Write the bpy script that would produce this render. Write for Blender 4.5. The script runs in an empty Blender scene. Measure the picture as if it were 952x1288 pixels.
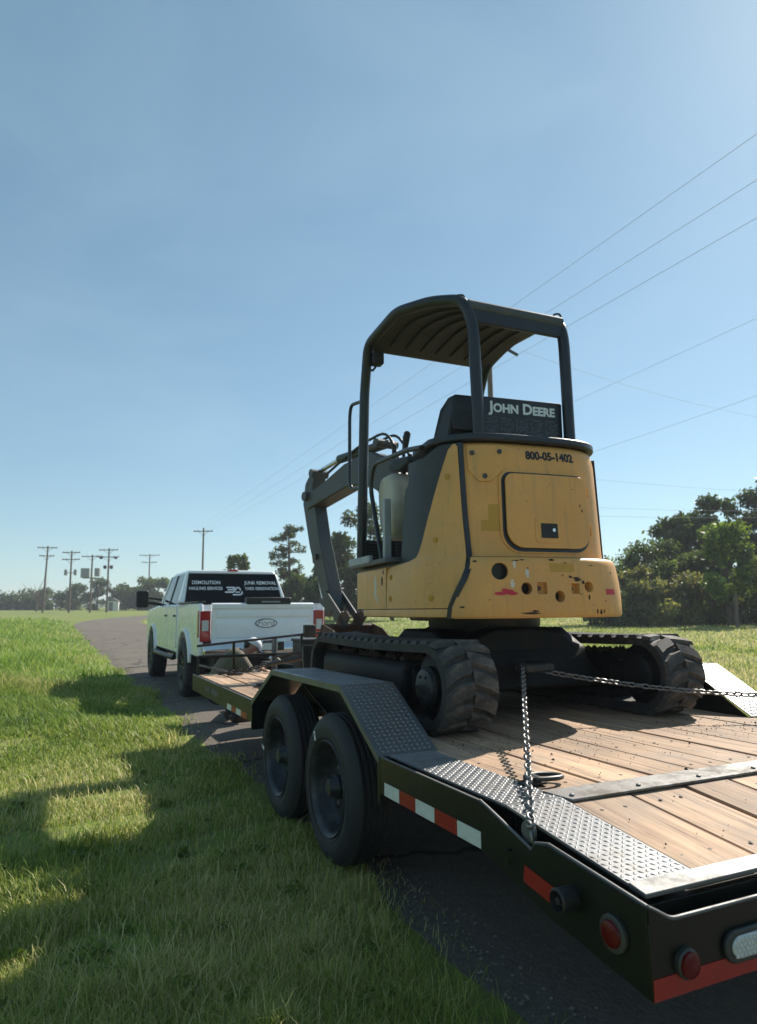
import bpy, bmesh, math, random
import numpy as np
from mathutils import Vector, Matrix, Euler
random.seed(7); np.random.seed(7)
R_ = math.radians
scene = bpy.context.scene
COL = scene.collection

# ------------------------------------------------------------------ camera
CAM_H = 1.319
cam = bpy.data.cameras.new('camera'); camo = bpy.data.objects.new('camera', cam); COL.objects.link(camo)
cam.sensor_fit = 'HORIZONTAL'; cam.sensor_width = 36.0; cam.lens = 36.0 * 875.8 / 952.0
cam.clip_start = 0.05; cam.clip_end = 4000
camo.matrix_world = (Matrix.Translation((0, 0, CAM_H)) @ Matrix.Rotation(R_(90) + math.atan(122.5 / 875.8), 4, 'X')
                     @ Matrix.Rotation(R_(-0.51), 4, 'Z'))
cam.dof.use_dof = True; cam.dof.focus_distance = 3.3; cam.dof.aperture_fstop = 5.6
scene.camera = camo

# ------------------------------------------------------------------ light
SUN_EL, SUN_AZ = R_(40.0), R_(40.0)
w = bpy.data.worlds.new('World'); scene.world = w; w.use_nodes = True
nt = w.node_tree; nt.nodes.clear()
sky = nt.nodes.new('ShaderNodeTexSky'); sky.sky_type = 'NISHITA'; sky.sun_disc = False
sky.sun_elevation = SUN_EL; sky.sun_rotation = SUN_AZ
sky.air_density = 1.0; sky.dust_density = 0.34; sky.ozone_density = 1.6; sky.altitude = 300
bg = nt.nodes.new('ShaderNodeBackground'); bg.inputs[1].default_value = 0.076
wo_ = nt.nodes.new('ShaderNodeOutputWorld')
hz_mix = nt.nodes.new('ShaderNodeMix'); hz_mix.data_type = 'RGBA'; hz_mix.inputs[0].default_value = .22   # even summer haze over the clear sky
hz_mix.inputs[7].default_value = (2.2, 4.9, 6.0, 1)
nt.links.new(sky.outputs[0], hz_mix.inputs[6])
stc = nt.nodes.new('ShaderNodeTexCoord'); smp = nt.nodes.new('ShaderNodeMapping'); smp.inputs['Scale'].default_value = (1.2, 1.2, 3.2); smp.inputs['Rotation'].default_value = (.3, .25, .4)
scn = nt.nodes.new('ShaderNodeTexNoise'); scn.inputs['Scale'].default_value = 1.6; scn.inputs['Detail'].default_value = 7; scn.inputs['Roughness'].default_value = .55; scn.inputs['Distortion'].default_value = .5
scr = nt.nodes.new('ShaderNodeMapRange'); scr.inputs[1].default_value = .45; scr.inputs[2].default_value = .80; scr.inputs[3].default_value = 0; scr.inputs[4].default_value = .16
scm = nt.nodes.new('ShaderNodeMix'); scm.data_type = 'RGBA'; scm.inputs[7].default_value = (6.6, 7.6, 8.2, 1)      # faint veils of thin cirrus
nt.links.new(stc.outputs['Generated'], smp.inputs[0]); nt.links.new(smp.outputs[0], scn.inputs['Vector']); nt.links.new(scn.outputs[0], scr.inputs[0]); nt.links.new(scr.outputs[0], scm.inputs[0])
nt.links.new(hz_mix.outputs[2], scm.inputs[6]); hsv = nt.nodes.new('ShaderNodeHueSaturation'); hsv.inputs['Saturation'].default_value = .86; nt.links.new(scm.outputs[2], hsv.inputs['Color']); tnt = nt.nodes.new('ShaderNodeVectorMath'); tnt.operation = 'MULTIPLY'; tnt.inputs[1].default_value = (.86, 1.0, 1.02); nt.links.new(hsv.outputs[0], tnt.inputs[0]); nt.links.new(tnt.outputs[0], bg.inputs[0]); nt.links.new(bg.outputs[0], wo_.inputs[0])
sl = bpy.data.lights.new('sun', 'SUN'); sl.energy = 5.0; sl.angle = R_(0.55); sl.color = (1.0, 0.93, 0.82)
so = bpy.data.objects.new('sun', sl); COL.objects.link(so)
sd = Vector((math.sin(SUN_AZ) * math.cos(SUN_EL), math.cos(SUN_AZ) * math.cos(SUN_EL), math.sin(SUN_EL)))
so.rotation_euler = (-sd).to_track_quat('-Z', 'Y').to_euler(); so.location = (20, 20, 40)
scene.view_settings.view_transform = 'Standard'; scene.view_settings.look = 'None'
scene.view_settings.exposure = 0.62; scene.view_settings.gamma = 1.0

# ------------------------------------------------------------------ materials
MATS = {}
def newmat(name):
    m = bpy.data.materials.new(name); m.use_nodes = True
    return m, m.node_tree, m.node_tree.nodes['Principled BSDF']
def mat(name, col, rough=.6, metal=0., dirt=None, dirt_amt=.5, scale=6., bump=0., bscale=60., spec=.5, coat=0., mottle=.12, dirt_lo=.5, dirt_hi=.68, rand=0., edge=None):
    """paint / metal / rubber with mottling, patches of dirt and fine relief, in object space"""
    m, t, b = newmat(name); N = t.nodes; L = t.links
    tc = N.new('ShaderNodeTexCoord')
    n1 = N.new('ShaderNodeTexNoise'); n1.inputs['Scale'].default_value = scale; n1.inputs['Detail'].default_value = 8; n1.inputs['Roughness'].default_value = .62
    L.new(tc.outputs['Object'], n1.inputs['Vector'])
    mr = N.new('ShaderNodeMapRange'); mr.inputs[1].default_value = .3; mr.inputs[2].default_value = .7
    mr.inputs[3].default_value = 1 - mottle; mr.inputs[4].default_value = 1 + mottle
    L.new(n1.outputs[0], mr.inputs[0])
    vm = N.new('ShaderNodeVectorMath'); vm.operation = 'SCALE'; vm.inputs[0].default_value = col[:3]
    if rand:
        oi = N.new('ShaderNodeObjectInfo'); ma = N.new('ShaderNodeMath'); ma.operation = 'MULTIPLY_ADD'
        L.new(oi.outputs['Random'], ma.inputs[0]); ma.inputs[1].default_value = 2 * rand; ma.inputs[2].default_value = 1 - rand
        mm = N.new('ShaderNodeMath'); mm.operation = 'MULTIPLY'; L.new(ma.outputs[0], mm.inputs[0]); L.new(mr.outputs[0], mm.inputs[1]); L.new(mm.outputs[0], vm.inputs[3])
    else: L.new(mr.outputs[0], vm.inputs[3])
    out = vm.outputs[0]
    if dirt:
        n2 = N.new('ShaderNodeTexNoise'); n2.inputs['Scale'].default_value = scale * .8; n2.inputs['Detail'].default_value = 12; n2.inputs['Roughness'].default_value = .72
        L.new(tc.outputs['Object'], n2.inputs['Vector'])
        r2 = N.new('ShaderNodeMapRange'); r2.inputs[1].default_value = dirt_lo; r2.inputs[2].default_value = dirt_hi; r2.inputs[3].default_value = 0; r2.inputs[4].default_value = dirt_amt
        L.new(n2.outputs[0], r2.inputs[0])
        mx = N.new('ShaderNodeMix'); mx.data_type = 'RGBA'
        L.new(r2.outputs[0], mx.inputs[0]); L.new(out, mx.inputs[6]); mx.inputs[7].default_value = (*dirt, 1)
        out = mx.outputs[2]
        rr = N.new('ShaderNodeMapRange'); rr.inputs[3].default_value = rough; rr.inputs[4].default_value = min(1, rough + .35)
        L.new(r2.outputs[0], rr.inputs[0]); L.new(rr.outputs[0], b.inputs['Roughness'])
    else:
        r3 = N.new('ShaderNodeMapRange'); r3.inputs[3].default_value = max(.03, rough - .1); r3.inputs[4].default_value = min(1, rough + .1); L.new(n1.outputs[0], r3.inputs[0]); L.new(r3.outputs[0], b.inputs['Roughness'])
    L.new(out, b.inputs['Base Color'])
    b.inputs['Metallic'].default_value = metal; b.inputs['Specular IOR Level'].default_value = spec; b.inputs['Coat Weight'].default_value = coat
    if bump:
        n3 = N.new('ShaderNodeTexNoise'); n3.inputs['Scale'].default_value = bscale; n3.inputs['Detail'].default_value = 6
        L.new(tc.outputs['Object'], n3.inputs['Vector'])
        bu = N.new('ShaderNodeBump'); bu.inputs['Strength'].default_value = bump; bu.inputs['Distance'].default_value = .004
        L.new(n3.outputs[0], bu.inputs['Height']); L.new(bu.outputs[0], b.inputs['Normal'])
    MATS[name] = m; return m
DUST = (.20, .15, .10)
mat('yellow', (.72, .355, .098), .45, dirt=(.42, .30, .16), dirt_amt=.38, scale=3.0, mottle=.08, bump=.06, bscale=25, spec=.4, dirt_lo=.44, dirt_hi=.70)
def add_streaks(m):
    t = m.node_tree; N = t.nodes; L = t.links; b = N['Principled BSDF']; src = b.inputs['Base Color'].links[0].from_socket
    tc = N.new('ShaderNodeTexCoord'); mp = N.new('ShaderNodeMapping'); mp.inputs['Scale'].default_value = (26, 26, 1.7); L.new(tc.outputs['Object'], mp.inputs[0])
    n = N.new('ShaderNodeTexNoise'); n.inputs['Scale'].default_value = 1.; n.inputs['Detail'].default_value = 5; L.new(mp.outputs[0], n.inputs['Vector'])
    r = N.new('ShaderNodeMapRange'); r.inputs[1].default_value = .56; r.inputs[2].default_value = .78; r.inputs[4].default_value = .42; L.new(n.outputs[0], r.inputs[0])
    n2 = N.new('ShaderNodeTexNoise'); n2.inputs['Scale'].default_value = 95; n2.inputs['Detail'].default_value = 2; L.new(tc.outputs['Object'], n2.inputs['Vector'])
    r2 = N.new('ShaderNodeMapRange'); r2.inputs[1].default_value = .70; r2.inputs[2].default_value = .74; r2.inputs[4].default_value = .75; L.new(n2.outputs[0], r2.inputs[0])
    mx = N.new('ShaderNodeMix'); mx.data_type = 'RGBA'; L.new(r.outputs[0], mx.inputs[0]); L.new(src, mx.inputs[6]); mx.inputs[7].default_value = (.31, .22, .11, 1)
    m2 = N.new('ShaderNodeMix'); m2.data_type = 'RGBA'; L.new(r2.outputs[0], m2.inputs[0]); L.new(mx.outputs[2], m2.inputs[6]); m2.inputs[7].default_value = (.10, .06, .035, 1)
    L.new(m2.outputs[2], b.inputs['Base Color'])
add_streaks(MATS['yellow'])
mat('yellow_patch', (.52, .27, .03), .45, mottle=.05)
mat('black_paint', (.012, .015, .016), .48, dirt=DUST, dirt_amt=.22, scale=7, bump=.06)
mat('black_satin', (.011, .014, .019), .33, dirt=(.10, .09, .08), dirt_amt=.15, scale=5)
mat('charcoal', (.022, .027, .034), .55, dirt=DUST, dirt_amt=.15, scale=6, bump=.1, bscale=200)
mat('under_black', (.0065, .0075, .0085), .6, spec=.3, dirt=(.045, .036, .028), dirt_amt=.4, scale=8, bump=.15)
mat('boom_grey', (.055, .058, .060), .45, dirt=(.16, .11, .07), dirt_amt=.45, scale=6, bump=.1)
mat('rust', (.10, .060, .042), .8, dirt=(.05, .03, .02), dirt_amt=.7, scale=9, bump=.4, bscale=80)
mat('track_rubber', (.028, .027, .027), .78, dirt=(.17, .13, .10), dirt_amt=.55, scale=9, bump=.35, bscale=70)
mat('lug_rubber', (.040, .038, .037), .75, dirt=(.22, .175, .14), dirt_amt=.6, scale=14, bump=.35, bscale=70, dirt_lo=.44, dirt_hi=.66)
mat('tyre', (.018, .019, .021), .68, dirt=(.075, .068, .058), dirt_amt=.5, scale=6, bump=.12, bscale=120)
mat('rim_grey', (.024, .027, .032), .42, .3, dirt=(.12, .115, .11), dirt_amt=.6, scale=12, bump=.1)
mat('trailer_paint', (.0045, .0075, .0058), .36, spec=.35, dirt=(.020, .020, .017), dirt_amt=.35, scale=5, bump=.12, bscale=40)
mat('worn_steel', (.13, .13, .13), .5, .35, dirt=(.10, .085, .07), dirt_amt=.5, scale=9, bump=.1)
mat('plate_steel', (.20, .203, .21), .42, .4, dirt=(.08, .065, .05), dirt_amt=.55, scale=8, bump=.12, bscale=60)
mat('fender_plate', (.10, .107, .115), .36, .35, dirt=(.09, .085, .075), dirt_amt=.4, scale=7, bump=.08)
mat('strip_steel', (.20, .195, .19), .5, .3, dirt=(.11, .085, .065), dirt_amt=.8, scale=7, bump=.15, dirt_lo=.42, dirt_hi=.6)
mat('fender_lug', (.20, .21, .22), .34, .5, dirt=(.06, .055, .05), dirt_amt=.5, scale=9)
mat('chain_steel', (.22, .215, .21), .36, .85, dirt=(.10, .07, .05), dirt_amt=.4, scale=30)
mat('dark_chain', (.030, .028, .027), .5, .4, dirt=(.08, .05, .03), dirt_amt=.4, scale=30)
mat('red_tape', (.30, .014, .010), .35, mottle=.1, scale=20, dirt=(.15, .05, .03), dirt_amt=.25)
mat('white_tape', (.62, .66, .62), .35, mottle=.06, scale=20, dirt=(.35, .33, .28), dirt_amt=.3)
mat('red_lens', (.10, .002, .005), .25, mottle=.1, scale=40, spec=.3)
mat('tail_red', (.38, .010, .012), .16, mottle=.1, scale=20, coat=.5)
mat('clear_lens', (.55, .56, .55), .18, mottle=.15, scale=60, coat=.5)
mat('lens_bezel', (.03, .034, .034), .5, dirt=DUST, dirt_amt=.3)
mat('red_spray', (.55, .03, .05), .6, mottle=.2, scale=30)
mat('chip_rust', (.035, .018, .012), .8, mottle=.4, scale=40)
mat('scrape_white', (.62, .56, .45), .6, mottle=.2, scale=40)
mat('white_print', (.72, .74, .76), .5, mottle=.03)
mat('black_print', (.012, .012, .012), .55, mottle=.1)
mat('grey_print', (.10, .11, .125), .5, mottle=.25, scale=30)
mat('sign_black', (.010, .012, .016), .35, mottle=.1)
mat('seat_vinyl', (.014, .016, .019), .5, bump=.1, bscale=180)
mat('beige_plastic', (.50, .46, .39), .5, dirt=DUST, dirt_amt=.3)
mat('light_grey', (.30, .32, .34), .45, dirt=DUST, dirt_amt=.25)
mat('chrome', (.62, .63, .64), .14, 1.0, mottle=.04)
mat('liner_grey', (.045, .041, .037), .6, dirt=(.03, .025, .02), dirt_amt=.4)
mat('hose', (.012, .012, .013), .5)
mat('truck_white', (.86, .87, .88), .26, dirt=(.50, .47, .42), dirt_amt=.22, scale=2.5, mottle=.03, coat=.5)
mat('truck_black', (.012, .013, .014), .45, mottle=.1)
mat('glass_dark', (.004, .005, .006), .06, mottle=.02, spec=.22)
mat('plastic_black', (.016, .016, .017), .55, bump=.1)
mat('olive_shirt', (.125, .105, .068), .85, mottle=.2, scale=14, bump=.25, bscale=30)
mat('jeans', (.03, .04, .07), .85, mottle=.2, scale=14, bump=.2, bscale=30)
mat('skin', (.36, .19, .12), .55, mottle=.06)
mat('hair', (.02, .013, .01), .6)
mat('cap_white', (.66, .66, .68), .7)
mat('cap_blue', (.03, .05, .16), .7)
mat('boot', (.05, .03, .02), .7)
mat('pole_wood', (.13, .095, .07), .85, mottle=.3, scale=3, bump=.3, bscale=30, rand=.15)
mat('transformer_grey', (.26, .28, .29), .5)
mat('wire', (.34, .36, .38), .7)
mat('shed_white', (.62, .6, .56), .7)
mat('shed_roof', (.16, .15, .14), .6)
mat('bark', (.085, .062, .045), .9, mottle=.3, scale=8, bump=.5, bscale=20)
mat('post_wood', (.14, .11, .085), .9, mottle=.3, scale=5, bump=.4)
mat('gravel', (.22, .19, .16), .9, mottle=.3, scale=30)
mat('dirt_clod', (.055, .038, .027), .95, mottle=.3, scale=40, bump=.4)

def leafmat(name, col, var=.35, trans=.35):
    m, t, b = newmat(name); N = t.nodes; L = t.links
    at = N.new('ShaderNodeAttribute'); at.attribute_name = 'tint'
    vm = N.new('ShaderNodeVectorMath'); vm.operation = 'SCALE'; vm.inputs[0].default_value = col
    L.new(at.outputs['Fac'], vm.inputs[3])
    L.new(vm.outputs[0], b.inputs['Base Color']); b.inputs['Roughness'].default_value = .55
    b.inputs['Specular IOR Level'].default_value = .3
    tr = N.new('ShaderNodeBsdfTranslucent'); v2 = N.new('ShaderNodeVectorMath'); v2.operation = 'MULTIPLY'
    L.new(vm.outputs[0], v2.inputs[0]); v2.inputs[1].default_value = (1.5, 1.45, .7); L.new(v2.outputs[0], tr.inputs[0])
    mx = N.new('ShaderNodeMixShader'); mx.inputs[0].default_value = trans
    L.new(b.outputs[0], mx.inputs[1]); L.new(tr.outputs[0], mx.inputs[2]); L.new(mx.outputs[0], N['Material Output'].inputs[0])
    MATS[name] = m
def grassmat(name, stops):
    m, t, b = newmat(name); N = t.nodes; L = t.links
    at = N.new('ShaderNodeAttribute'); at.attribute_name = 'tint'; mr = N.new('ShaderNodeMath'); mr.operation = 'MULTIPLY'; mr.inputs[1].default_value = .5; L.new(at.outputs['Fac'], mr.inputs[0])
    cr = N.new('ShaderNodeValToRGB'); e = cr.color_ramp.elements; e[0].position = stops[0][0]; e[0].color = (*stops[0][1], 1); e[1].position = stops[-1][0]; e[1].color = (*stops[-1][1], 1)
    for p, c in stops[1:-1]: q = e.new(p); q.color = (*c, 1)
    L.new(mr.outputs[0], cr.inputs[0]); L.new(cr.outputs[0], b.inputs['Base Color']); b.inputs['Roughness'].default_value = .5; b.inputs['Specular IOR Level'].default_value = .35
    tr = N.new('ShaderNodeBsdfTranslucent'); L.new(cr.outputs[0], tr.inputs[0]); mx = N.new('ShaderNodeMixShader'); mx.inputs[0].default_value = .45
    L.new(b.outputs[0], mx.inputs[1]); L.new(tr.outputs[0], mx.inputs[2]); L.new(mx.outputs[0], N['Material Output'].inputs[0]); MATS[name] = m
grassmat('grass_blade', [(.15, (.055, .110, .020)), (.36, (.21, .30, .048)), (.52, (.38, .42, .090)), (.70, (.62, .55, .26))])
grassmat('grass_tall', [(.15, (.055, .110, .016)), (.38, (.17, .30, .034)), (.56, (.29, .40, .060)), (.75, (.46, .44, .15))])
leafmat('leaf_dark', (.066, .098, .034), trans=.38)
leafmat('leaf_mid', (.085, .120, .040), trans=.42)
leafmat('leaf_light', (.12, .175, .040), trans=.4)
leafmat('leaf_pale', (.20, .205, .085), trans=.4)
leafmat('leaf_pine', (.075, .096, .040), trans=.35)
leafmat('twig_grey', (.12, .10, .08), trans=.05)

def wood_mat():
    m, t, b = newmat('deck_wood'); N = t.nodes; L = t.links
    tc = N.new('ShaderNodeTexCoord'); oi = N.new('ShaderNodeObjectInfo')
    off = N.new('ShaderNodeVectorMath'); off.operation = 'SCALE'; off.inputs[0].default_value = (13.7, 7.1, 3.3); L.new(oi.outputs['Random'], off.inputs[3])
    ad = N.new('ShaderNodeVectorMath'); L.new(tc.outputs['Object'], ad.inputs[0]); L.new(off.outputs[0], ad.inputs[1])
    mp = N.new('ShaderNodeMapping'); mp.inputs['Scale'].default_value = (13, .55, 13); L.new(ad.outputs[0], mp.inputs[0])
    n = N.new('ShaderNodeTexNoise'); n.inputs['Scale'].default_value = 2.2; n.inputs['Detail'].default_value = 10; n.inputs['Roughness'].default_value = .65; n.inputs['Distortion'].default_value = 1.1
    L.new(mp.outputs[0], n.inputs['Vector'])
    cr = N.new('ShaderNodeValToRGB'); e = cr.color_ramp.elements
    e[0].position = .30; e[0].color = (.085, .048, .030, 1); e[1].position = .70; e[1].color = (.50, .325, .20, 1)
    q = e.new(.42); q.color = (.30, .185, .115, 1); q = e.new(.54); q.color = (.42, .27, .165, 1)
    L.new(n.outputs[0], cr.inputs[0])
    n2 = N.new('ShaderNodeTexNoise'); n2.inputs['Scale'].default_value = 3.2; n2.inputs['Detail'].default_value = 9; n2.inputs['Roughness'].default_value = .7; L.new(ad.outputs[0], n2.inputs['Vector'])
    r2 = N.new('ShaderNodeMapRange'); r2.inputs[1].default_value = .47; r2.inputs[2].default_value = .72; r2.inputs[4].default_value = .75; L.new(n2.outputs[0], r2.inputs[0])
    mx = N.new('ShaderNodeMix'); mx.data_type = 'RGBA'; L.new(r2.outputs[0], mx.inputs[0]); L.new(cr.outputs[0], mx.inputs[6]); mx.inputs[7].default_value = (.25, .20, .155, 1)
    ma = N.new('ShaderNodeMath'); ma.operation = 'MULTIPLY_ADD'; L.new(oi.outputs['Random'], ma.inputs[0]); ma.inputs[1].default_value = .36; ma.inputs[2].default_value = .88
    # knots
    vo = N.new('ShaderNodeTexVoronoi'); vo.inputs['Scale'].default_value = 1.0; mpv = N.new('ShaderNodeMapping'); mpv.inputs['Scale'].default_value = (5, 2.2, 1); L.new(ad.outputs[0], mpv.inputs[0]); L.new(mpv.outputs[0], vo.inputs['Vector'])
    rk = N.new('ShaderNodeMapRange'); rk.inputs[1].default_value = .05; rk.inputs[2].default_value = .10; rk.inputs[3].default_value = .35; rk.inputs[4].default_value = 1; L.new(vo.outputs['Distance'], rk.inputs[0])
    m2 = N.new('ShaderNodeMath'); m2.operation = 'MULTIPLY'; L.new(ma.outputs[0], m2.inputs[0]); L.new(rk.outputs[0], m2.inputs[1])
    mps = N.new('ShaderNodeMapping'); mps.inputs['Scale'].default_value = (70, 2.6, 1); mps.inputs['Rotation'].default_value = (0, 0, .05); L.new(ad.outputs[0], mps.inputs[0])
    ns = N.new('ShaderNodeTexNoise'); ns.inputs['Scale'].default_value = 1.; ns.inputs['Detail'].default_value = 5; L.new(mps.outputs[0], ns.inputs['Vector'])
    rs = N.new('ShaderNodeMapRange'); rs.inputs[1].default_value = .60; rs.inputs[2].default_value = .70; rs.inputs[3].default_value = 1.; rs.inputs[4].default_value = .45; L.new(ns.outputs[0], rs.inputs[0])
    ng = N.new('ShaderNodeTexNoise'); ng.inputs['Scale'].default_value = 1.4; ng.inputs['Detail'].default_value = 3; L.new(ad.outputs[0], ng.inputs['Vector'])
    rg2 = N.new('ShaderNodeMapRange'); rg2.inputs[1].default_value = .35; rg2.inputs[2].default_value = .65; rg2.inputs[3].default_value = .72; rg2.inputs[4].default_value = 1.18; L.new(ng.outputs[0], rg2.inputs[0])
    m3 = N.new('ShaderNodeMath'); m3.operation = 'MULTIPLY'; L.new(m2.outputs[0], m3.inputs[0]); L.new(rs.outputs[0], m3.inputs[1]); m4 = N.new('ShaderNodeMath'); m4.operation = 'MULTIPLY'; L.new(m3.outputs[0], m4.inputs[0]); L.new(rg2.outputs[0], m4.inputs[1]); m2 = m4
    vs = N.new('ShaderNodeVectorMath'); vs.operation = 'SCALE'; L.new(mx.outputs[2], vs.inputs[0]); L.new(m2.outputs[0], vs.inputs[3])
    L.new(vs.outputs[0], b.inputs['Base Color']); b.inputs['Roughness'].default_value = .78
    bu = N.new('ShaderNodeBump'); bu.inputs['Strength'].default_value = .35; bu.inputs['Distance'].default_value = .004; L.new(n.outputs[0], bu.inputs['Height']); L.new(bu.outputs[0], b.inputs['Normal'])
    MATS['deck_wood'] = m
wood_mat()

def ground_mat(name, c1, c2, c3, s1=.35, s2=9., bump=.6, rough=.95):
    m, t, b = newmat(name); N = t.nodes; L = t.links
    tc = N.new('ShaderNodeTexCoord')
    a = N.new('ShaderNodeTexNoise'); a.inputs['Scale'].default_value = s1; a.inputs['Detail'].default_value = 6; L.new(tc.outputs['Object'], a.inputs['Vector'])
    c = N.new('ShaderNodeTexNoise'); c.inputs['Scale'].default_value = s2; c.inputs['Detail'].default_value = 10; c.inputs['Roughness'].default_value = .75; L.new(tc.outputs['Object'], c.inputs['Vector'])
    r1 = N.new('ShaderNodeMapRange'); r1.inputs[1].default_value = .35; r1.inputs[2].default_value = .65; L.new(a.outputs[0], r1.inputs[0])
    mx = N.new('ShaderNodeMix'); mx.data_type = 'RGBA'; L.new(r1.outputs[0], mx.inputs[0]); mx.inputs[6].default_value = (*c1, 1); mx.inputs[7].default_value = (*c2, 1)
    r2 = N.new('ShaderNodeMapRange'); r2.inputs[1].default_value = .42; r2.inputs[2].default_value = .68; L.new(c.outputs[0], r2.inputs[0])
    m2 = N.new('ShaderNodeMix'); m2.data_type = 'RGBA'; L.new(r2.outputs[0], m2.inputs[0]); L.new(mx.outputs[2], m2.inputs[6]); m2.inputs[7].default_value = (*c3, 1)
    L.new(m2.outputs[2], b.inputs['Base Color']); b.inputs['Roughness'].default_value = rough; b.inputs['Specular IOR Level'].default_value = .25
    bu = N.new('ShaderNodeBump'); bu.inputs['Strength'].default_value = bump; bu.inputs['Distance'].default_value = .02
    n4 = N.new('ShaderNodeTexNoise'); n4.inputs['Scale'].default_value = 55; n4.inputs['Detail'].default_value = 6; L.new(tc.outputs['Object'], n4.inputs['Vector'])
    L.new(n4.outputs[0], bu.inputs['Height']); L.new(bu.outputs[0], b.inputs['Normal'])
    MATS[name] = m
ground_mat('soil_grass', (.14, .215, .032), (.185, .225, .050), (.135, .110, .055))
def add_cracks(m):
    t = m.node_tree; N = t.nodes; L = t.links; b = N['Principled BSDF']; src = b.inputs['Base Color'].links[0].from_socket; tc = N.new('ShaderNodeTexCoord')
    nd = N.new('ShaderNodeTexNoise'); nd.inputs['Scale'].default_value = 2.2; nd.inputs['Detail'].default_value = 4; L.new(tc.outputs['Object'], nd.inputs['Vector'])
    va = N.new('ShaderNodeVectorMath'); va.operation = 'MULTIPLY_ADD'; L.new(nd.outputs['Color'], va.inputs[0]); va.inputs[1].default_value = (.6, .6, .6); L.new(tc.outputs['Object'], va.inputs[2])
    vo = N.new('ShaderNodeTexVoronoi'); vo.feature = 'DISTANCE_TO_EDGE'; vo.inputs['Scale'].default_value = .42; L.new(va.outputs[0], vo.inputs['Vector'])
    r = N.new('ShaderNodeMapRange'); r.inputs[1].default_value = .006; r.inputs[2].default_value = .016; r.inputs[3].default_value = .75; r.inputs[4].default_value = 0; L.new(vo.outputs['Distance'], r.inputs[0])
    mx = N.new('ShaderNodeMix'); mx.data_type = 'RGBA'; L.new(r.outputs[0], mx.inputs[0]); L.new(src, mx.inputs[6]); mx.inputs[7].default_value = (.030, .027, .025, 1); L.new(mx.outputs[2], b.inputs['Base Color'])
ground_mat('asphalt', (.140, .119, .099), (.105, .092, .080), (.175, .148, .122), s1=.6, s2=26., bump=.5)

add_cracks(MATS['asphalt'])

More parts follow.
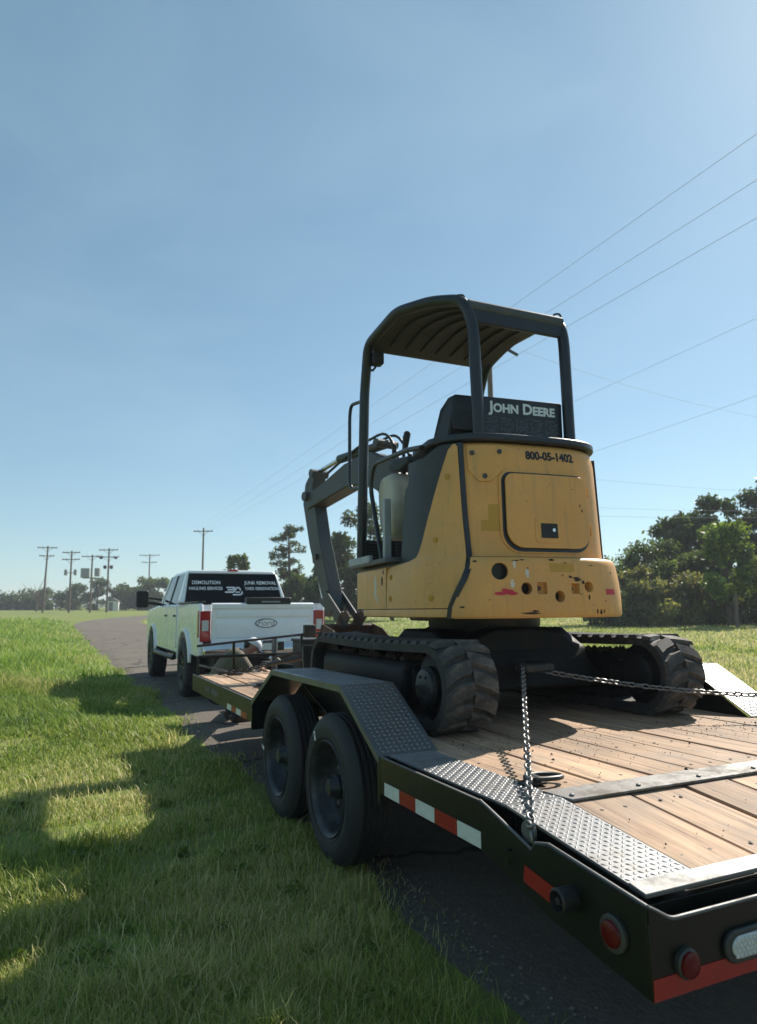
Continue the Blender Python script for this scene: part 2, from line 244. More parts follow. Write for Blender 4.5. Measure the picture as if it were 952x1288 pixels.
# ------------------------------------------------------------------ mesh helpers
class MB:
    def __init__(s): s.v = []; s.f = []
    def add(s, vs, fs):
        o = len(s.v); s.v += [tuple(p) for p in vs]; s.f += [tuple(i + o for i in f) for f in fs]; return s
    def box(s, c, d, rot=None):
        h = [q / 2 for q in d]; P = []
        for z in (-1, 1):
            for x, y in ((-1, -1), (1, -1), (1, 1), (-1, 1)): P.append(Vector((x * h[0], y * h[1], z * h[2])))
        if rot is not None:
            M = Euler(rot).to_matrix() if not isinstance(rot, Matrix) else rot
            P = [M @ p for p in P]
        P = [p + Vector(c) for p in P]
        return s.add(P, [(3, 2, 1, 0), (4, 5, 6, 7), (0, 1, 5, 4), (1, 2, 6, 5), (2, 3, 7, 6), (3, 0, 4, 7)])
    def bar(s, a, b, wd, ht, up=(0, 0, 1)):
        a = Vector(a); b = Vector(b); y = (b - a); L = y.length; y.normalize(); x = y.cross(Vector(up)).normalized(); z = x.cross(y)
        M = Matrix((x, y, z)).transposed(); return s.box((a + b) / 2, (wd, L, ht), M)
    def tube(s, pts, r, n=10, cap=True, closed=False):
        pts = [Vector(p) for p in pts]; m = len(pts); rs = r if hasattr(r, '__len__') else [r] * m
        tang = []
        for i in range(m):
            if closed: d = pts[(i + 1) % m] - pts[i - 1]
            else: d = pts[min(i + 1, m - 1)] - pts[max(i - 1, 0)]
            tang.append(d.normalized())
        ref = Vector((0, 0, 1)) if abs(tang[0].z) < .9 else Vector((1, 0, 0))
        x = tang[0].cross(ref).normalized(); vs = []
        for i in range(m):
            x = (x - tang[i] * x.dot(tang[i])).normalized(); y = tang[i].cross(x)
            for k in range(n):
                a = 2 * math.pi * k / n; vs.append(pts[i] + (x * math.cos(a) + y * math.sin(a)) * rs[i])
        fs = []
        for i in range(m if closed else m - 1):
            j = (i + 1) % m
            for k in range(n): fs.append((i * n + k, i * n + (k + 1) % n, j * n + (k + 1) % n, j * n + k))
        if cap and not closed: fs += [tuple(range(n - 1, -1, -1)), tuple((m - 1) * n + k for k in range(n))]
        return s.add(vs, fs)
    def cyl(s, a, b, r, n=24): return s.tube([a, b], r, n)
    def lathe(s, prof, n=32, axis='x', c=(0, 0, 0), cap=True):
        """prof: (axial, radius)"""
        vs = []; m = len(prof)
        for h, r in prof:
            for k in range(n):
                a = 2 * math.pi * k / n; p, q = r * math.cos(a), r * math.sin(a)
                vs.append({'x': (c[0] + h, c[1] + p, c[2] + q), 'y': (c[0] + q, c[1] + h, c[2] + p), 'z': (c[0] + p, c[1] + q, c[2] + h)}[axis])
        fs = []
        for i in range(m - 1):
            for k in range(n): fs.append((i * n + k, i * n + (k + 1) % n, (i + 1) * n + (k + 1) % n, (i + 1) * n + k))
        if cap: fs += [tuple(range(n - 1, -1, -1)), tuple((m - 1) * n + k for k in range(n))]
        return s.add(vs, fs)
    def prism(s, poly, a, b, axis='x'):
        """2D polygon extruded from a to b; axis x: poly=(y,z); y: (x,z); z: (x,y)"""
        n = len(poly); vs = []
        for h in (a, b):
            for p, q in poly: vs.append({'x': (h, p, q), 'y': (p, h, q), 'z': (p, q, h)}[axis])
        fs = [tuple(range(n - 1, -1, -1)), tuple(range(n, 2 * n))] + [(i, (i + 1) % n, n + (i + 1) % n, n + i) for i in range(n)]
        return s.add(vs, fs)
    def xf(s, M): s.v = [tuple(M @ Vector(p)) for p in s.v]; return s
    def mesh(s, name):
        me = bpy.data.meshes.new(name); me.from_pydata(s.v, [], s.f); me.validate(); 
        bm = bmesh.new(); bm.from_mesh(me); bmesh.ops.recalc_face_normals(bm, faces=bm.faces[:]); bm.to_mesh(me); bm.free()
        return me
    def build(s, name, m, parent=None, smooth=False, bevel=0., seg=2, loc=None, rot=None):
        return link(name, s.mesh(name), m, parent, smooth, bevel, seg, loc, rot)

def link(name, me, m, parent=None, smooth=False, bevel=0., seg=2, loc=None, rot=None):
    o = bpy.data.objects.new(name, me); COL.objects.link(o)
    if m and not me.materials: me.materials.append(MATS[m])
    if parent: o.parent = parent
    if loc is not None: o.location = loc
    if rot is not None: o.rotation_euler = rot
    if smooth:
        for p in me.polygons: p.use_smooth = True
        if smooth != 'all':
            try: me.set_sharp_from_angle(angle=R_(38))
            except Exception: pass
    if bevel:
        md = o.modifiers.new('bevel', 'BEVEL'); md.width = bevel; md.segments = seg; md.limit_method = 'ANGLE'; md.angle_limit = R_(35)
        for p in me.polygons: p.use_smooth = True
        try: me.set_sharp_from_angle(angle=R_(50))
        except Exception: pass
    return o
def empty(name, loc=(0, 0, 0), rz=0., label=None, cat=None, group=None):
    o = bpy.data.objects.new(name, None); COL.objects.link(o); o.location = loc; o.rotation_euler = (0, 0, rz); o.empty_display_size = .2
    if label: tag(o, label, cat, group)
    return o
def tag(o, label, cat, group=None):
    o['label'] = label; o['category'] = cat
    if group: o['group'] = group
    return o
def copyob(o, parent=None, loc=None, rot=None):
    c = o.copy(); COL.objects.link(c); c.parent = parent
    if loc is not None: c.location = loc
    if rot is not None: c.rotation_euler = rot
    return c
def copytree(o, parent=None, loc=None, rot=None):
    c = copyob(o, parent, loc, rot)
    for ch in list(o.children): copytree(ch, c)
    return c
def arc(cx, cy, r, a0, a1, n): return [(cx + r * math.cos(R_(a0 + (a1 - a0) * i / n)), cy + r * math.sin(R_(a0 + (a1 - a0) * i / n))) for i in range(n + 1)]
def rrect(x0, y0, x1, y1, r, n=4):
    return arc(x1 - r, y1 - r, r, 0, 90, n) + arc(x0 + r, y1 - r, r, 90, 180, n) + arc(x0 + r, y0 + r, r, 180, 270, n) + arc(x1 - r, y0 + r, r, 270, 360, n)
def smoothpath(pts, n=8):
    """Catmull-Rom through points"""
    P = [Vector(p) for p in pts]; P = [P[0] * 2 - P[1]] + P + [P[-1] * 2 - P[-2]]; out = []
    for i in range(1, len(P) - 2):
        for k in range(n):
            t = k / n; a, b, c, d = P[i - 1], P[i], P[i + 1], P[i + 2]
            out.append(.5 * ((2 * b) + (c - a) * t + (2 * a - 5 * b + 4 * c - d) * t * t + (3 * b - a - 3 * c + d) * t ** 3))
    out.append(P[-2]); return out
def filletpath(pts, r=.08, n=5):
    P = [Vector(p) for p in pts]; out = [P[0]]
    for i in range(1, len(P) - 1):
        a = (P[i - 1] - P[i]); b = (P[i + 1] - P[i]); ra = min(r, a.length * .45); rb = min(r, b.length * .45)
        p0 = P[i] + a.normalized() * ra; p1 = P[i] + b.normalized() * rb
        for k in range(n + 1):
            t = k / n; out.append(p0 * (1 - t) ** 2 + P[i] * 2 * t * (1 - t) + p1 * t * t)
    out.append(P[-1]); return out
def text_mesh(txt, size=1., extrude=.002, offset=0., align='CENTER', sx=1., smallcaps=None):
    cu = bpy.data.curves.new('txt', 'FONT'); cu.body = txt; cu.size = size; cu.extrude = extrude; cu.offset = offset
    cu.align_x = align; cu.align_y = 'CENTER'; cu.resolution_u = 3
    if smallcaps is not None:
        cu.small_caps_scale = smallcaps
        for i, ch in enumerate(txt):
            if ch.islower(): cu.body_format[i].use_small_caps = True
    o = bpy.data.objects.new('txt', cu); COL.objects.link(o); bpy.context.view_layer.update()
    me = bpy.data.meshes.new_from_object(o.evaluated_get(bpy.context.evaluated_depsgraph_get()))
    bpy.data.objects.remove(o); bpy.data.curves.remove(cu)
    for v in me.vertices: v.co.x *= sx
    me.materials.clear(); return me
def text(name, txt, size, m, parent, M, **k):
    me = text_mesh(txt, size, **k); me.transform(M); return link(name, me, m, parent)
def boolean_cut(o, cutters):
    dg = None
    for c in cutters:
        md = o.modifiers.new('cut', 'BOOLEAN'); md.operation = 'DIFFERENCE'; md.solver = 'EXACT'; md.object = c
    bpy.context.view_layer.update()
    me = bpy.data.meshes.new_from_object(o.evaluated_get(bpy.context.evaluated_depsgraph_get()))
    o.modifiers.clear(); o.data = me
    for c in cutters: bpy.data.objects.remove(c)
    return o

# ------------------------------------------------------------------ frames
YAW = R_(24.93); ORG = Vector((-.214, 3.680, 0))
FW = Vector((-math.sin(YAW), math.cos(YAW), 0)); RT = Vector((math.cos(YAW), math.sin(YAW), 0))
def tw(l, s, z): return ORG + RT * l + FW * s + Vector((0, 0, z))
DECK = .667

# ------------------------------------------------------------------ terrain
RW = 5.2   # road width
def road_center(s):
    """centre line of the road in the trailer frame, bending right far ahead"""
    k = max(0., s - 52.); return .12 + RW / 2 + .0052 * k * k
def tcoord(x, y):
    dx = x - ORG.x; dy = y - ORG.y
    return dx * RT.x + dy * RT.y, dx * FW.x + dy * FW.y
def terrain(x, y):
    l, s = tcoord(x, y)
    k = np.maximum(0, s - 52.); c = .12 + RW / 2 + .0052 * k * k
    d = np.abs(l - c) - RW / 2
    dist = np.sqrt(x * x + y * y)
    rise = .0115 * np.maximum(0, dist - 30) * np.exp(-np.maximum(0, dist - 250) / 250.)
    verge = .22 * (1 - np.exp(-np.maximum(0, d - 1.5) / 4.))
    verge = np.where(l < c, verge * np.clip((s - 5) / 12., 0, 1), verge * .6)
    bumps = .02 * np.sin(x * 1.3 + .4 * y) * np.sin(y * 1.1 - .3 * x) * np.clip(d / 1.2, 0, 1)
    return rise + verge + bumps - .012
def rings():
    r = list(np.arange(0, 14, .35)) 
    while r[-1] < 1500: r.append(r[-1] * 1.07)
    return r
def build_ground():
    n = 240; rs = rings(); vs = [(0, 0, float(terrain(np.array(0.), np.array(0.))))]; 
    for r in rs[1:]:
        a = np.arange(n) * 2 * np.pi / n; x = r * np.cos(a); y = r * np.sin(a); z = terrain(x, y)
        vs += list(zip(x.tolist(), y.tolist(), z.tolist()))
    fs = [(0, 1 + k, 1 + (k + 1) % n) for k in range(n)]
    for i in range(len(rs) - 2):
        for k in range(n):
            a = 1 + i * n + k; b = 1 + i * n + (k + 1) % n; fs.append((a, a + n, b + n, b))
    me = bpy.data.meshes.new('ground'); me.from_pydata(vs, [], fs)
    for p in me.polygons: p.use_smooth = True
    o = link('ground', me, 'soil_grass'); o['kind'] = 'structure'
build_ground()
def build_road():
    vs = []; fs = []; NX = 14
    S = list(np.arange(-14, 20, .25)) + list(np.arange(20, 60, 1.)) + list(np.arange(60, 190, 2.5))
    rng = random.Random(3)
    for s in S:
        c = road_center(s); c2 = road_center(s + .5); ang = math.atan2(c2 - c, .5)
        wl = .05 * math.sin(s * 1.1) + .04 * math.sin(s * 3.3 + 1) + rng.uniform(-.03, .03)
        for i in range(NX + 1):
            q = -RW / 2 + wl * (i == 0) + RW * i / NX
            l = c + q * math.cos(ang); ss = s - q * math.sin(ang)
            p = tw(l, ss, 0)
            z = float(terrain(np.array(p.x), np.array(p.y))) + .022 - (.022 if i in (0, NX) else 0) + .012 * (1 - (q / (RW / 2)) ** 2)
            vs.append((p.x, p.y, z))
    for j in range(len(S) - 1):
        for i in range(NX): a = j * (NX + 1) + i; fs.append((a, a + 1, a + NX + 2, a + NX + 1))
    me = bpy.data.meshes.new('road'); me.from_pydata(vs, [], fs)
    for p in me.polygons: p.use_smooth = True
    o = link('road', me, 'asphalt'); o['kind'] = 'structure'
build_road()

# ------------------------------------------------------------------ trailer
TW = 2.75           # overall width
DV = -1.40; TE = -2.04; TF = 4.10   # dovetail bend, tail end, deck front
REARZ = .588
trailer = empty('equipment_trailer', ORG, YAW, 'dark green flatbed trailer with plank deck and tread-plate fenders carrying the yellow excavator', 'trailer')
def T(mb, name, m, **k): return mb.build(name, m, trailer, **k)
def dz(s):  # deck top height along the trailer
    return DECK if s >= DV else DECK + (s - DV) / (TE - DV) * (REARZ - DECK)

# deck planks, flat part and dovetail
edges = [.275, .55, .814, 1.046, 1.278, 1.510, 1.742, 1.974, 2.206, 2.475]
rng = random.Random(5)
def plank(x0, x1, s0, s1, name='plank'):
    wd = x1 - x0 - .016; L = s1 - s0; n = 1
    mb = MB(); mb.box((0, 0, -.02), (wd, L, .04))
    slope = (dz(s1) - dz(s0)) / (s1 - s0); o = T(mb, name, 'deck_wood', bevel=.004)
    o.location = ((x0 + x1) / 2, (s0 + s1) / 2, (dz(s0) + dz(s1)) / 2 - .004 + rng.uniform(-.003, .002)); o.rotation_euler = (math.atan(slope), rng.uniform(-.006, .006), 0)
for i in range(len(edges) - 1):
    plank(edges[i], edges[i + 1], DV + .02, TF - .05)
    plank(edges[i], edges[i + 1], TE + .10, DV - .02)

scm_ = MB().lathe([(0, .0075), (.0012, .0072), (.0016, .004)], 9, 'z').mesh('screw'); scm_.materials.append(MATS['dark_chain'])
for i in range(len(edges) - 1):
    for sc in (-1.86, -1.52, -1.22, -.80, -.38):
        for q in (.06, .17): o = link('screw', scm_, None, trailer); o.location = (edges[i] + q + rng.uniform(-.008, .008), sc + rng.uniform(-.006, .006), dz(sc) - .0035)
# tread plates: sheet + raised lugs
def lug_mesh(m):
    mb = MB(); L = .0205; W = .0046; H = .0020; vs = []
    N = 8
    ring = [(L / 2 * math.cos(a), W * math.sin(a)) for a in [2 * math.pi * k / N for k in range(N)]]
    vs = [(x, y, 0) for x, y in ring] + [(x * .62, y * .55, H) for x, y in ring]
    mb.add(vs, [(k, (k + 1) % N, N + (k + 1) % N, N + k) for k in range(N)] + [tuple(range(N, 2 * N))])
    return mb
LUG = lug_mesh(None)
def tread_lugs(name, m, parent, origin, ux, uy, lx, ly, pitch=.0225, hs=1.0):
    """lugs in the herringbone of tread plate over the rectangle origin + ux*lx + uy*ly"""
    origin = Vector(origin); ux = Vector(ux).normalized(); uy = Vector(uy).normalized(); nz = ux.cross(uy)
    vs = []; fs = []; base = np.array(LUG.v) * np.array([1, 1, hs]); nb = len(base); k = 0
    nx = int(lx / pitch); ny = int(ly / pitch)
    ox = (lx - (nx - 1) * pitch) / 2; oy = (ly - (ny - 1) * pitch) / 2
    B = np.array([list(ux), list(uy), list(nz)])
    V = []; 
    for i in range(nx):
        for j in range(ny):
            a = R_(45) if (i + j) % 2 else R_(-45)
            c, s = math.cos(a), math.sin(a)
            p = np.stack([base[:, 0] * c - base[:, 1] * s + ox + i * pitch, base[:, 0] * s + base[:, 1] * c + oy + j * pitch, base[:, 2]], 1)
            V.append(p @ B + np.array(list(origin)))
    V = np.concatenate(V); cnt = len(V) // nb
    for k in range(cnt): fs += [tuple(i + k * nb for i in f) for f in LUG.f]
    me = bpy.data.meshes.new(name); me.from_pydata(V.tolist(), [], fs)
    o = link(name, me, m, parent, smooth=True); o['kind'] = 'stuff'; return o
def tread_plate(x0, x1, s0, s1, name='tread_plate'):
    z0, z1 = dz(s0), dz(s1); mb = MB()
    mb.add([(x0, s0, z0 + .004), (x1, s0, z0 + .004), (x1, s1, z1 + .004), (x0, s1, z1 + .004), (x0, s0, z0 - .004), (x1, s0, z0 - .004), (x1, s1, z1 - .004), (x0, s1, z1 - .004)],
           [(0, 1, 2, 3), (7, 6, 5, 4), (0, 4, 5, 1), (1, 5, 6, 2), (2, 6, 7, 3), (3, 7, 4, 0)])
    o = T(mb, name, 'plate_steel')
    sl = (z1 - z0) / (s1 - s0)
    tread_lugs('tread_lugs', 'plate_steel', o, (x0, s0, z0 + .004), (1, 0, 0), (0, 1, sl), x1 - x0, s1 - s0)
for a, b in ((.045, .270), (TW - .270, TW - .045)):
    tread_plate(a, b, TE + .10, DV); tread_plate(a, b, DV + .003, -.50)
    # plain plank-side filler beside the wheels and forward of the fender
    plank(a, b, 1.78, TF - .05)
    # steel frame rails under the edges
    for s0, s1 in ((DV, -.50), (1.72, TF)):
        T(MB().box(((a + b) / 2, (s0 + s1) / 2, DECK - .10), (.16, s1 - s0, .16)), 'frame_rail', 'trailer_paint', bevel=.006)
    T(MB().prism([(TE + .11, .40), (DV, .44), (DV, .645), (TE + .11, .575)], a + .03, b - .03), 'dovetail_rail', 'trailer_paint', bevel=.004)

# bend strip across the deck, bolted
strip = T(MB().add([(.285, DV - .045, dz(DV - .045) + .001), (TW - .285, DV - .045, dz(DV - .045) + .001), (TW - .32, DV + .075, DECK + .001), (.25, DV + .075, DECK + .001),
                    (.285, DV - .045, dz(DV - .045) + .010), (TW - .285, DV - .045, dz(DV - .045) + .010), (TW - .32, DV + .075, DECK + .010), (.25, DV + .075, DECK + .010)],
                   [(3, 2, 1, 0), (4, 5, 6, 7), (0, 1, 5, 4), (1, 2, 6, 5), (2, 3, 7, 6), (3, 0, 4, 7)]), 'bend_strip', 'strip_steel', bevel=.002)
for x in np.linspace(.30, TW - .30, 8): MB().lathe([(0, .009), (.005, .008), (.007, .003)], 10, 'z', (x + .01, DV - .012, DECK + .007)).build('bolt', 'worn_steel', strip, smooth=True)
T(MB().prism([(TE + .040, REARZ - .004), (TE + .040, REARZ + .008), (TE + .10, dz(TE + .10) + .006), (TE + .10, dz(TE + .10) - .008)], .045, TW - .045), 'tail_plate', 'worn_steel', bevel=.003)

# outer rub rails, flat bar standing off the frame; the rear end drops and turns in
for side in (0, 1):
    X = lambda x: x if side == 0 else TW - x
    for s0, s1, nm in ((-1.30, -.50, 'rub_rail'), (1.74, TF + .02, 'rub_rail')):
        rr = T(MB().box((X(.006), (s0 + s1) / 2, .588), (.010, s1 - s0, .155)), nm, 'trailer_paint', bevel=.002)
        MB().box((X(.006), (s0 + s1) / 2, .6672), (.011, s1 - s0 - .002, .004)).build('worn_edge', 'worn_steel', rr, bevel=.001)
        nst = max(2, int((s1 - s0) / .6)); 
        for k in range(nst): MB().box((X(.026), s0 + .08 + (s1 - s0 - .16) * k / (nst - 1), .585), (.03, .06, .12)).build('stake_pocket', 'trailer_paint', rr, bevel=.003)
    pr = [(-1.30, .5105), (-1.30, .667), (-1.345, .655), (-1.585, .588), (-1.60, .612), (-1.66, .624), (TE, .586), (TE, .375), (-1.62, .43), (-1.45, .475)]
    rr = T(MB().prism(pr, X(.001), X(.011)), 'tail_side_plate', 'trailer_paint', bevel=.002)
    MB().tube([(X(.006), -1.30, .668), (X(.006), -1.345, .657), (X(.006), -1.583, .590), (X(.008), -1.598, .612), (X(.010), -1.66, .626), (X(.008), TE, .588)], .005, 6).build('worn_edge', 'worn_steel', rr, smooth=True)
    # front web between rub rail and fender
    T(MB().prism([(-.50, .46), (-.50, .66), (-.470, .66), (-.470, .46)], X(.0), X(.20)), 'fender_stop', 'trailer_paint', bevel=.003)
    T(MB().prism([(1.74, .46), (1.74, .66), (1.715, .66), (1.715, .46)], X(.0), X(.20)), 'fender_stop', 'trailer_paint', bevel=.003)
    # conspicuity tape under the rail
    s = -.545
    for i, (c, L) in enumerate((('white_tape', .145), ('red_tape', .145), ('white_tape', .155), ('red_tape', .165), ('white_tape', .155))):
        T(MB().box((X(-.0005), s - L / 2, .5405), (.002, L - .003, .054)), 'reflective_tape', c); s -= L
    T(MB().box((X(-.0005), -1.63, .500), (.002, .165, .050), (R_(8), 0, 0)), 'reflective_tape', 'red_tape')
    T(MB().box((X(-.0005), 1.95, .535), (.002, .18, .045)), 'reflective_tape', 'red_tape')
    for k in range(3): T(MB().box((X(-.0005), 2.12 + .16 * k, .535), (.002, .155, .045)), 'reflective_tape', ('white_tape', 'red_tape')[k % 2])
    # round lamps on the tail side
    sg = -1 if side == 0 else 1
    lm = T(MB().lathe([(0, .046), (sg * .010, .046), (sg * .013, .040), (sg * .013, .034)], 28, 'x', (X(.001), -1.93, .487)), 'lamp_bezel', 'lens_bezel', smooth=True)
    MB().lathe([(sg * .011, .034), (sg * .020, .031), (sg * .024, .020), (sg * .025, .004)], 28, 'x', (X(.001), -1.93, .487)).build('lamp_lens', 'red_lens', lm, smooth=True)
    pg = T(MB().lathe([(0, .034), (sg * .05, .034), (sg * .055, .028), (sg * .03, .024), (sg * .028, .012), (sg * .05, .010)], 20, 'x', (X(.001), -1.765, .515)), 'plug_socket', 'plastic_black', smooth=True)
    MB().tube([(X(.004), -1.48, .52), (X(-.014), -1.48, .52), (X(-.014), -1.48, .56), (X(.004), -1.48, .56)], .005, 6).build('hook_loop', 'trailer_paint', pg, smooth=True)
    # steel roller disc and slot where the chain drops in
    T(MB().lathe([(-.006, .034), (.006, .034)], 24, 'x', (X(.026), -1.545, .628)), 'chain_slot_disc', 'worn_steel', bevel=.002)

# rear beam, lips and lamps
rb = T(MB().box((TW / 2, TE - .003, .461), (TW - .004, .010, .176)), 'rear_beam', 'trailer_paint', bevel=.003)
MB().tube(filletpath([(.006, TE - .002, .588), (.030, TE - .003, .576), (.078, TE - .004, .549), (TW - .078, TE - .004, .549), (TW - .030, TE - .003, .576), (TW - .006, TE - .002, .588)], .02), .0055, 8).build('worn_edge', 'worn_steel', rb, smooth=True)
for X in (.0, TW): MB().prism([(X + (.004 if X == 0 else -.004), .545), (X + (.004 if X == 0 else -.004), .587), (X + (.03 if X == 0 else -.03), .575), (X + (.078 if X == 0 else -.078), .5485)], TE - .008, TE + .002, 'y').build('corner_gusset', 'trailer_paint', rb)
T(MB().box((TW / 2, TE + .08, .470), (TW - .09, .040, .18)), 'rear_crossmember', 'trailer_paint', bevel=.003)
x = .004
for k in range(6):
    L = (TW - .008) / 6; T(MB().box((x + L / 2, TE - .0092, .400), (L - .002, .002, .050)), 'reflective_tape', 'red_tape'); x += L
for X in (.113, TW - .113):
    lm = T(MB().lathe([(0, .036), (-.012, .036), (-.016, .030), (-.012, .026)], 28, 'y', (X, TE - .008, .444)), 'lamp_bezel', 'lens_bezel', smooth=True)
    MB().lathe([(-.012, .031), (-.022, .030), (-.026, .020), (-.027, .004)], 28, 'y', (X, TE - .008, .444)).build('lamp_lens', 'red_lens', lm, smooth=True)
for X in (.345, TW - .345):
    pl = [(X - .10 + p, q) for p, q in rrect(0, -.040, .19, .040, .0395, 7)]
    lm = T(MB().prism([(p, q + .450) for p, q in pl], TE - .008, TE - .022, 'y'), 'lamp_bezel', 'lens_bezel', bevel=.004)
    pl2 = [(X + (p - X) * .80, .450 + q * .68) for p, q in pl]
    ln = MB().prism(pl2, TE - .020, TE - .027, 'y').build('lamp_lens', 'clear_lens', lm, bevel=.003)
    mb = MB()
    for i in range(10):
        for j in range(4):
            mb.lathe([(0, .0062), (-.003, .0050), (-.0042, .002)], 6, 'y', (X - .066 + i * .0146 + (.0073 if j % 2 else 0) - .003, TE - .027, .432 + j * .0118))
    d = mb.build('lens_facets', 'clear_lens', ln, smooth=True); d['kind'] = 'stuff'

# fenders: bent tread plate over the two axles
FP = [(1.735, .665), (1.215, .925), (-.02, .935), (-.485, .668)]   # (s, z) front to rear
for side in (0, 1):
    X = lambda x: x if side == 0 else TW - x
    mb = MB(); pr = FP; th = .007
    up = [(s, z) for s, z in pr]; lo = [(s, z - th) for s, z in pr][::-1]
    mb.prism(up + lo, X(.0), X(.305))
    f = T(mb, 'fender', 'fender_plate', bevel=.002)
    for k in range(3):
        (s0, z0), (s1, z1) = pr[k + 1], pr[k]
        d = Vector((0, s1 - s0, z1 - z0)); x0 = 0.008 if side == 0 else TW - .297
        tread_lugs('tread_lugs', 'fender_lug', f, (x0, s0, z0), (1, 0, 0), d, .289, d.length, .027, 1.5)
    # turned down lip and inner wall
    mb = MB()
    for k in range(3):
        (s0, z0), (s1, z1) = pr[k], pr[k + 1]
        n = Vector((s1 - s0, z1 - z0)).normalized(); 
        mb.prism([(s0, z0 - .001), (s1, z1 - .001), (s1, z1 - .036), (s0, z0 - .036)], X(-.002), X(.006))
    mb.build('lip', 'fender_plate', f, bevel=.0015)
    MB().prism([(1.70, .655), (1.205, .915), (-.02, .925), (-.455, .655)], X(.285), X(.300)).build('inner_wall', 'trailer_paint', f)
    MB().bar((X(.03), .78, .925), (X(.24), .62, .62), .025, .006).build('fender_brace', 'trailer_paint', f)
    MB().bar((X(.03), .78, .918), (X(.24), .78, .918), .03, .006).build('fender_brace', 'trailer_paint', f)
T(MB().box((TW / 2, 1.35, .50), (.75, 5.4, .12)), 'main_beam', 'trailer_paint', bevel=.01)
for s in np.arange(-1.2, 4.1, .42): T(MB().box((TW / 2, s, .605), (TW - .56, .06, .045)), 'crossmember', 'trailer_paint')
# suspension pieces seen under the deck
for X in (.45, TW - .45): T(MB().box((X, .46, .47), (.07, 1.9, .14)), 'spring_hanger', 'trailer_paint', bevel=.01)

# wheels
def make_wheel():
    r = bpy.data.objects.new('wheel', None); COL.objects.link(r); r.parent = trailer
    R = .383; W = .215; h = W / 2
    prof = [(-h + .012, .242), (-h + .002, .255), (-h - .004, .285), (-h - .003, .325), (-h + .010, .352), (-h + .028, .372), (-h + .040, R - .004)]
    for k in range(5):
        a = -h + .045 + k * (W - .09) / 4
        if k: prof += [(a - .010, R - .009), (a - .006, R - .009)]
        prof += [(a - .004 if k else a, R), (a + .012, R)] if k < 4 else [(a - .002, R)]
    prof += [(h - .040, R - .004), (h - .028, .372), (h - .010, .352), (h + .003, .325), (h + .004, .285), (h - .002, .255), (h - .012, .242), prof[0]]
    ty = MB().lathe(prof, 56, 'x', cap=False).build('tyre', 'tyre', r, smooth=True)
    for q, rr in ((-h - .0042, .305), (-h - .0015, .262)):
        MB().tube([(q, rr * math.cos(a), rr * math.sin(a)) for a in np.linspace(0, 2 * math.pi, 56, endpoint=False)], .0022, 5, closed=True).build('sidewall_ring', 'tyre', ty, smooth=True)
    rim = MB().lathe([(-h + .006, .246), (-h + .000, .240), (-h + .010, .226), (-h + .030, .218), (-h + .085, .212), (-h + .105, .195), (-h + .112, .150), (-h + .100, .120), (-h + .098, .04), (-h + .098, .005)], 48, 'x', cap=False).build('rim', 'rim_grey', r, smooth=True)
    for k in range(8):
        a = (k + .5) * math.pi / 4; MB().lathe([(-h + .108, .020), (-h + .1035, .024), (-h + .1035, .002)], 14, 'x', (0, .168 * math.cos(a), .168 * math.sin(a))).build('hand_hole', 'black_print', rim, smooth=True)
    MB().lathe([(-h + .10, .062), (-h + .055, .060), (-h + .045, .050), (-h + .018, .046), (-h + .010, .038), (-h + .010, .004)], 24, 'x', cap=False).build('hub', 'rim_grey', rim, smooth=True)
    for k in range(8):
        a = k * math.pi / 4; c = (0, .098 * math.cos(a), .098 * math.sin(a))
        MB().lathe([(-h + .10, .014), (-h + .082, .013), (-h + .078, .006)], 6, 'x', c).build('lug_nut', 'worn_steel', rim)
    MB().box((-h - .004, .17 + .075, .17), (.002, .02, .05), (R_(-40), 0, 0)).build('balance_mark', 'white_print', ty)
    return r
w0 = make_wheel()
w0.location = (.112, .19, .383); w0.rotation_euler = (R_(20), 0, 0)
c = copytree(w0, trailer, (.112, 1.11, .383), (R_(-33), 0, 0))
for s, a in ((.19, 70), (1.11, 15)): copytree(w0, trailer, (TW - .112, s, .383), (R_(a), 0, R_(180)))
for s in (.19, 1.11): T(MB().cyl((.22, s, .383), (TW - .22, s, .383), .045), 'axle', 'trailer_paint', smooth=True)

# front rail of the deck, tongue, jack and tool box
fr = T(MB().tube(filletpath([(.05, TF, .60), (.05, TF, .842), (TW - .05, TF, .842), (TW - .05, TF, .60)], .01), .016, 8), 'front_rail', 'trailer_paint', smooth=True)
MB().tube([(.03, TF - .01, .955), (1.50, TF - .01, 1.075)], .013, 8).build('handle_bar', 'black_paint', fr, smooth=True)
for x, z in ((.42, .975), (1.18, 1.04)): MB().box((x, TF, (.62 + z) / 2), (.025, .025, z - .62)).build('upright', 'trailer_paint', fr)
MB().box((1.27, TF - .005, 1.085), (.13, .07, .14)).build('winch_box', 'black_paint', fr, bevel=.008)
T(MB().box((TW / 2, TF - .02, .60), (TW - .08, .06, .12)), 'front_crossmember', 'trailer_paint', bevel=.006)
for sx in (-1, 1): T(MB().bar((TW / 2 + sx * .85, TF - .02, .54), (TW / 2 + sx * .06, 6.05, .54), .08, .13), 'tongue_beam', 'trailer_paint', bevel=.006)
T(MB().box((TW / 2, 6.1, .56), (.12, .35, .12)), 'coupler', 'black_paint', bevel=.015)
jk = T(MB().cyl((TW / 2 - .18, 5.2, .10), (TW / 2 - .18, 5.2, .98), .035), 'tongue_jack', 'worn_steel', smooth=True)
MB().box((TW / 2 - .18, 5.2, .06), (.16, .16, .09)).build('jack_foot', 'trailer_paint', jk, bevel=.01)
MB().tube([(TW / 2 - .18, 5.2, .94), (TW / 2 - .32, 5.2, .94), (TW / 2 - .34, 5.2, .90)], .012, 8).build('jack_crank', 'worn_steel', jk, smooth=True)
tb = T(MB().box((1.62, 4.62, .78), (.62, .42, .34)), 'tool_box', 'black_paint', bevel=.012)
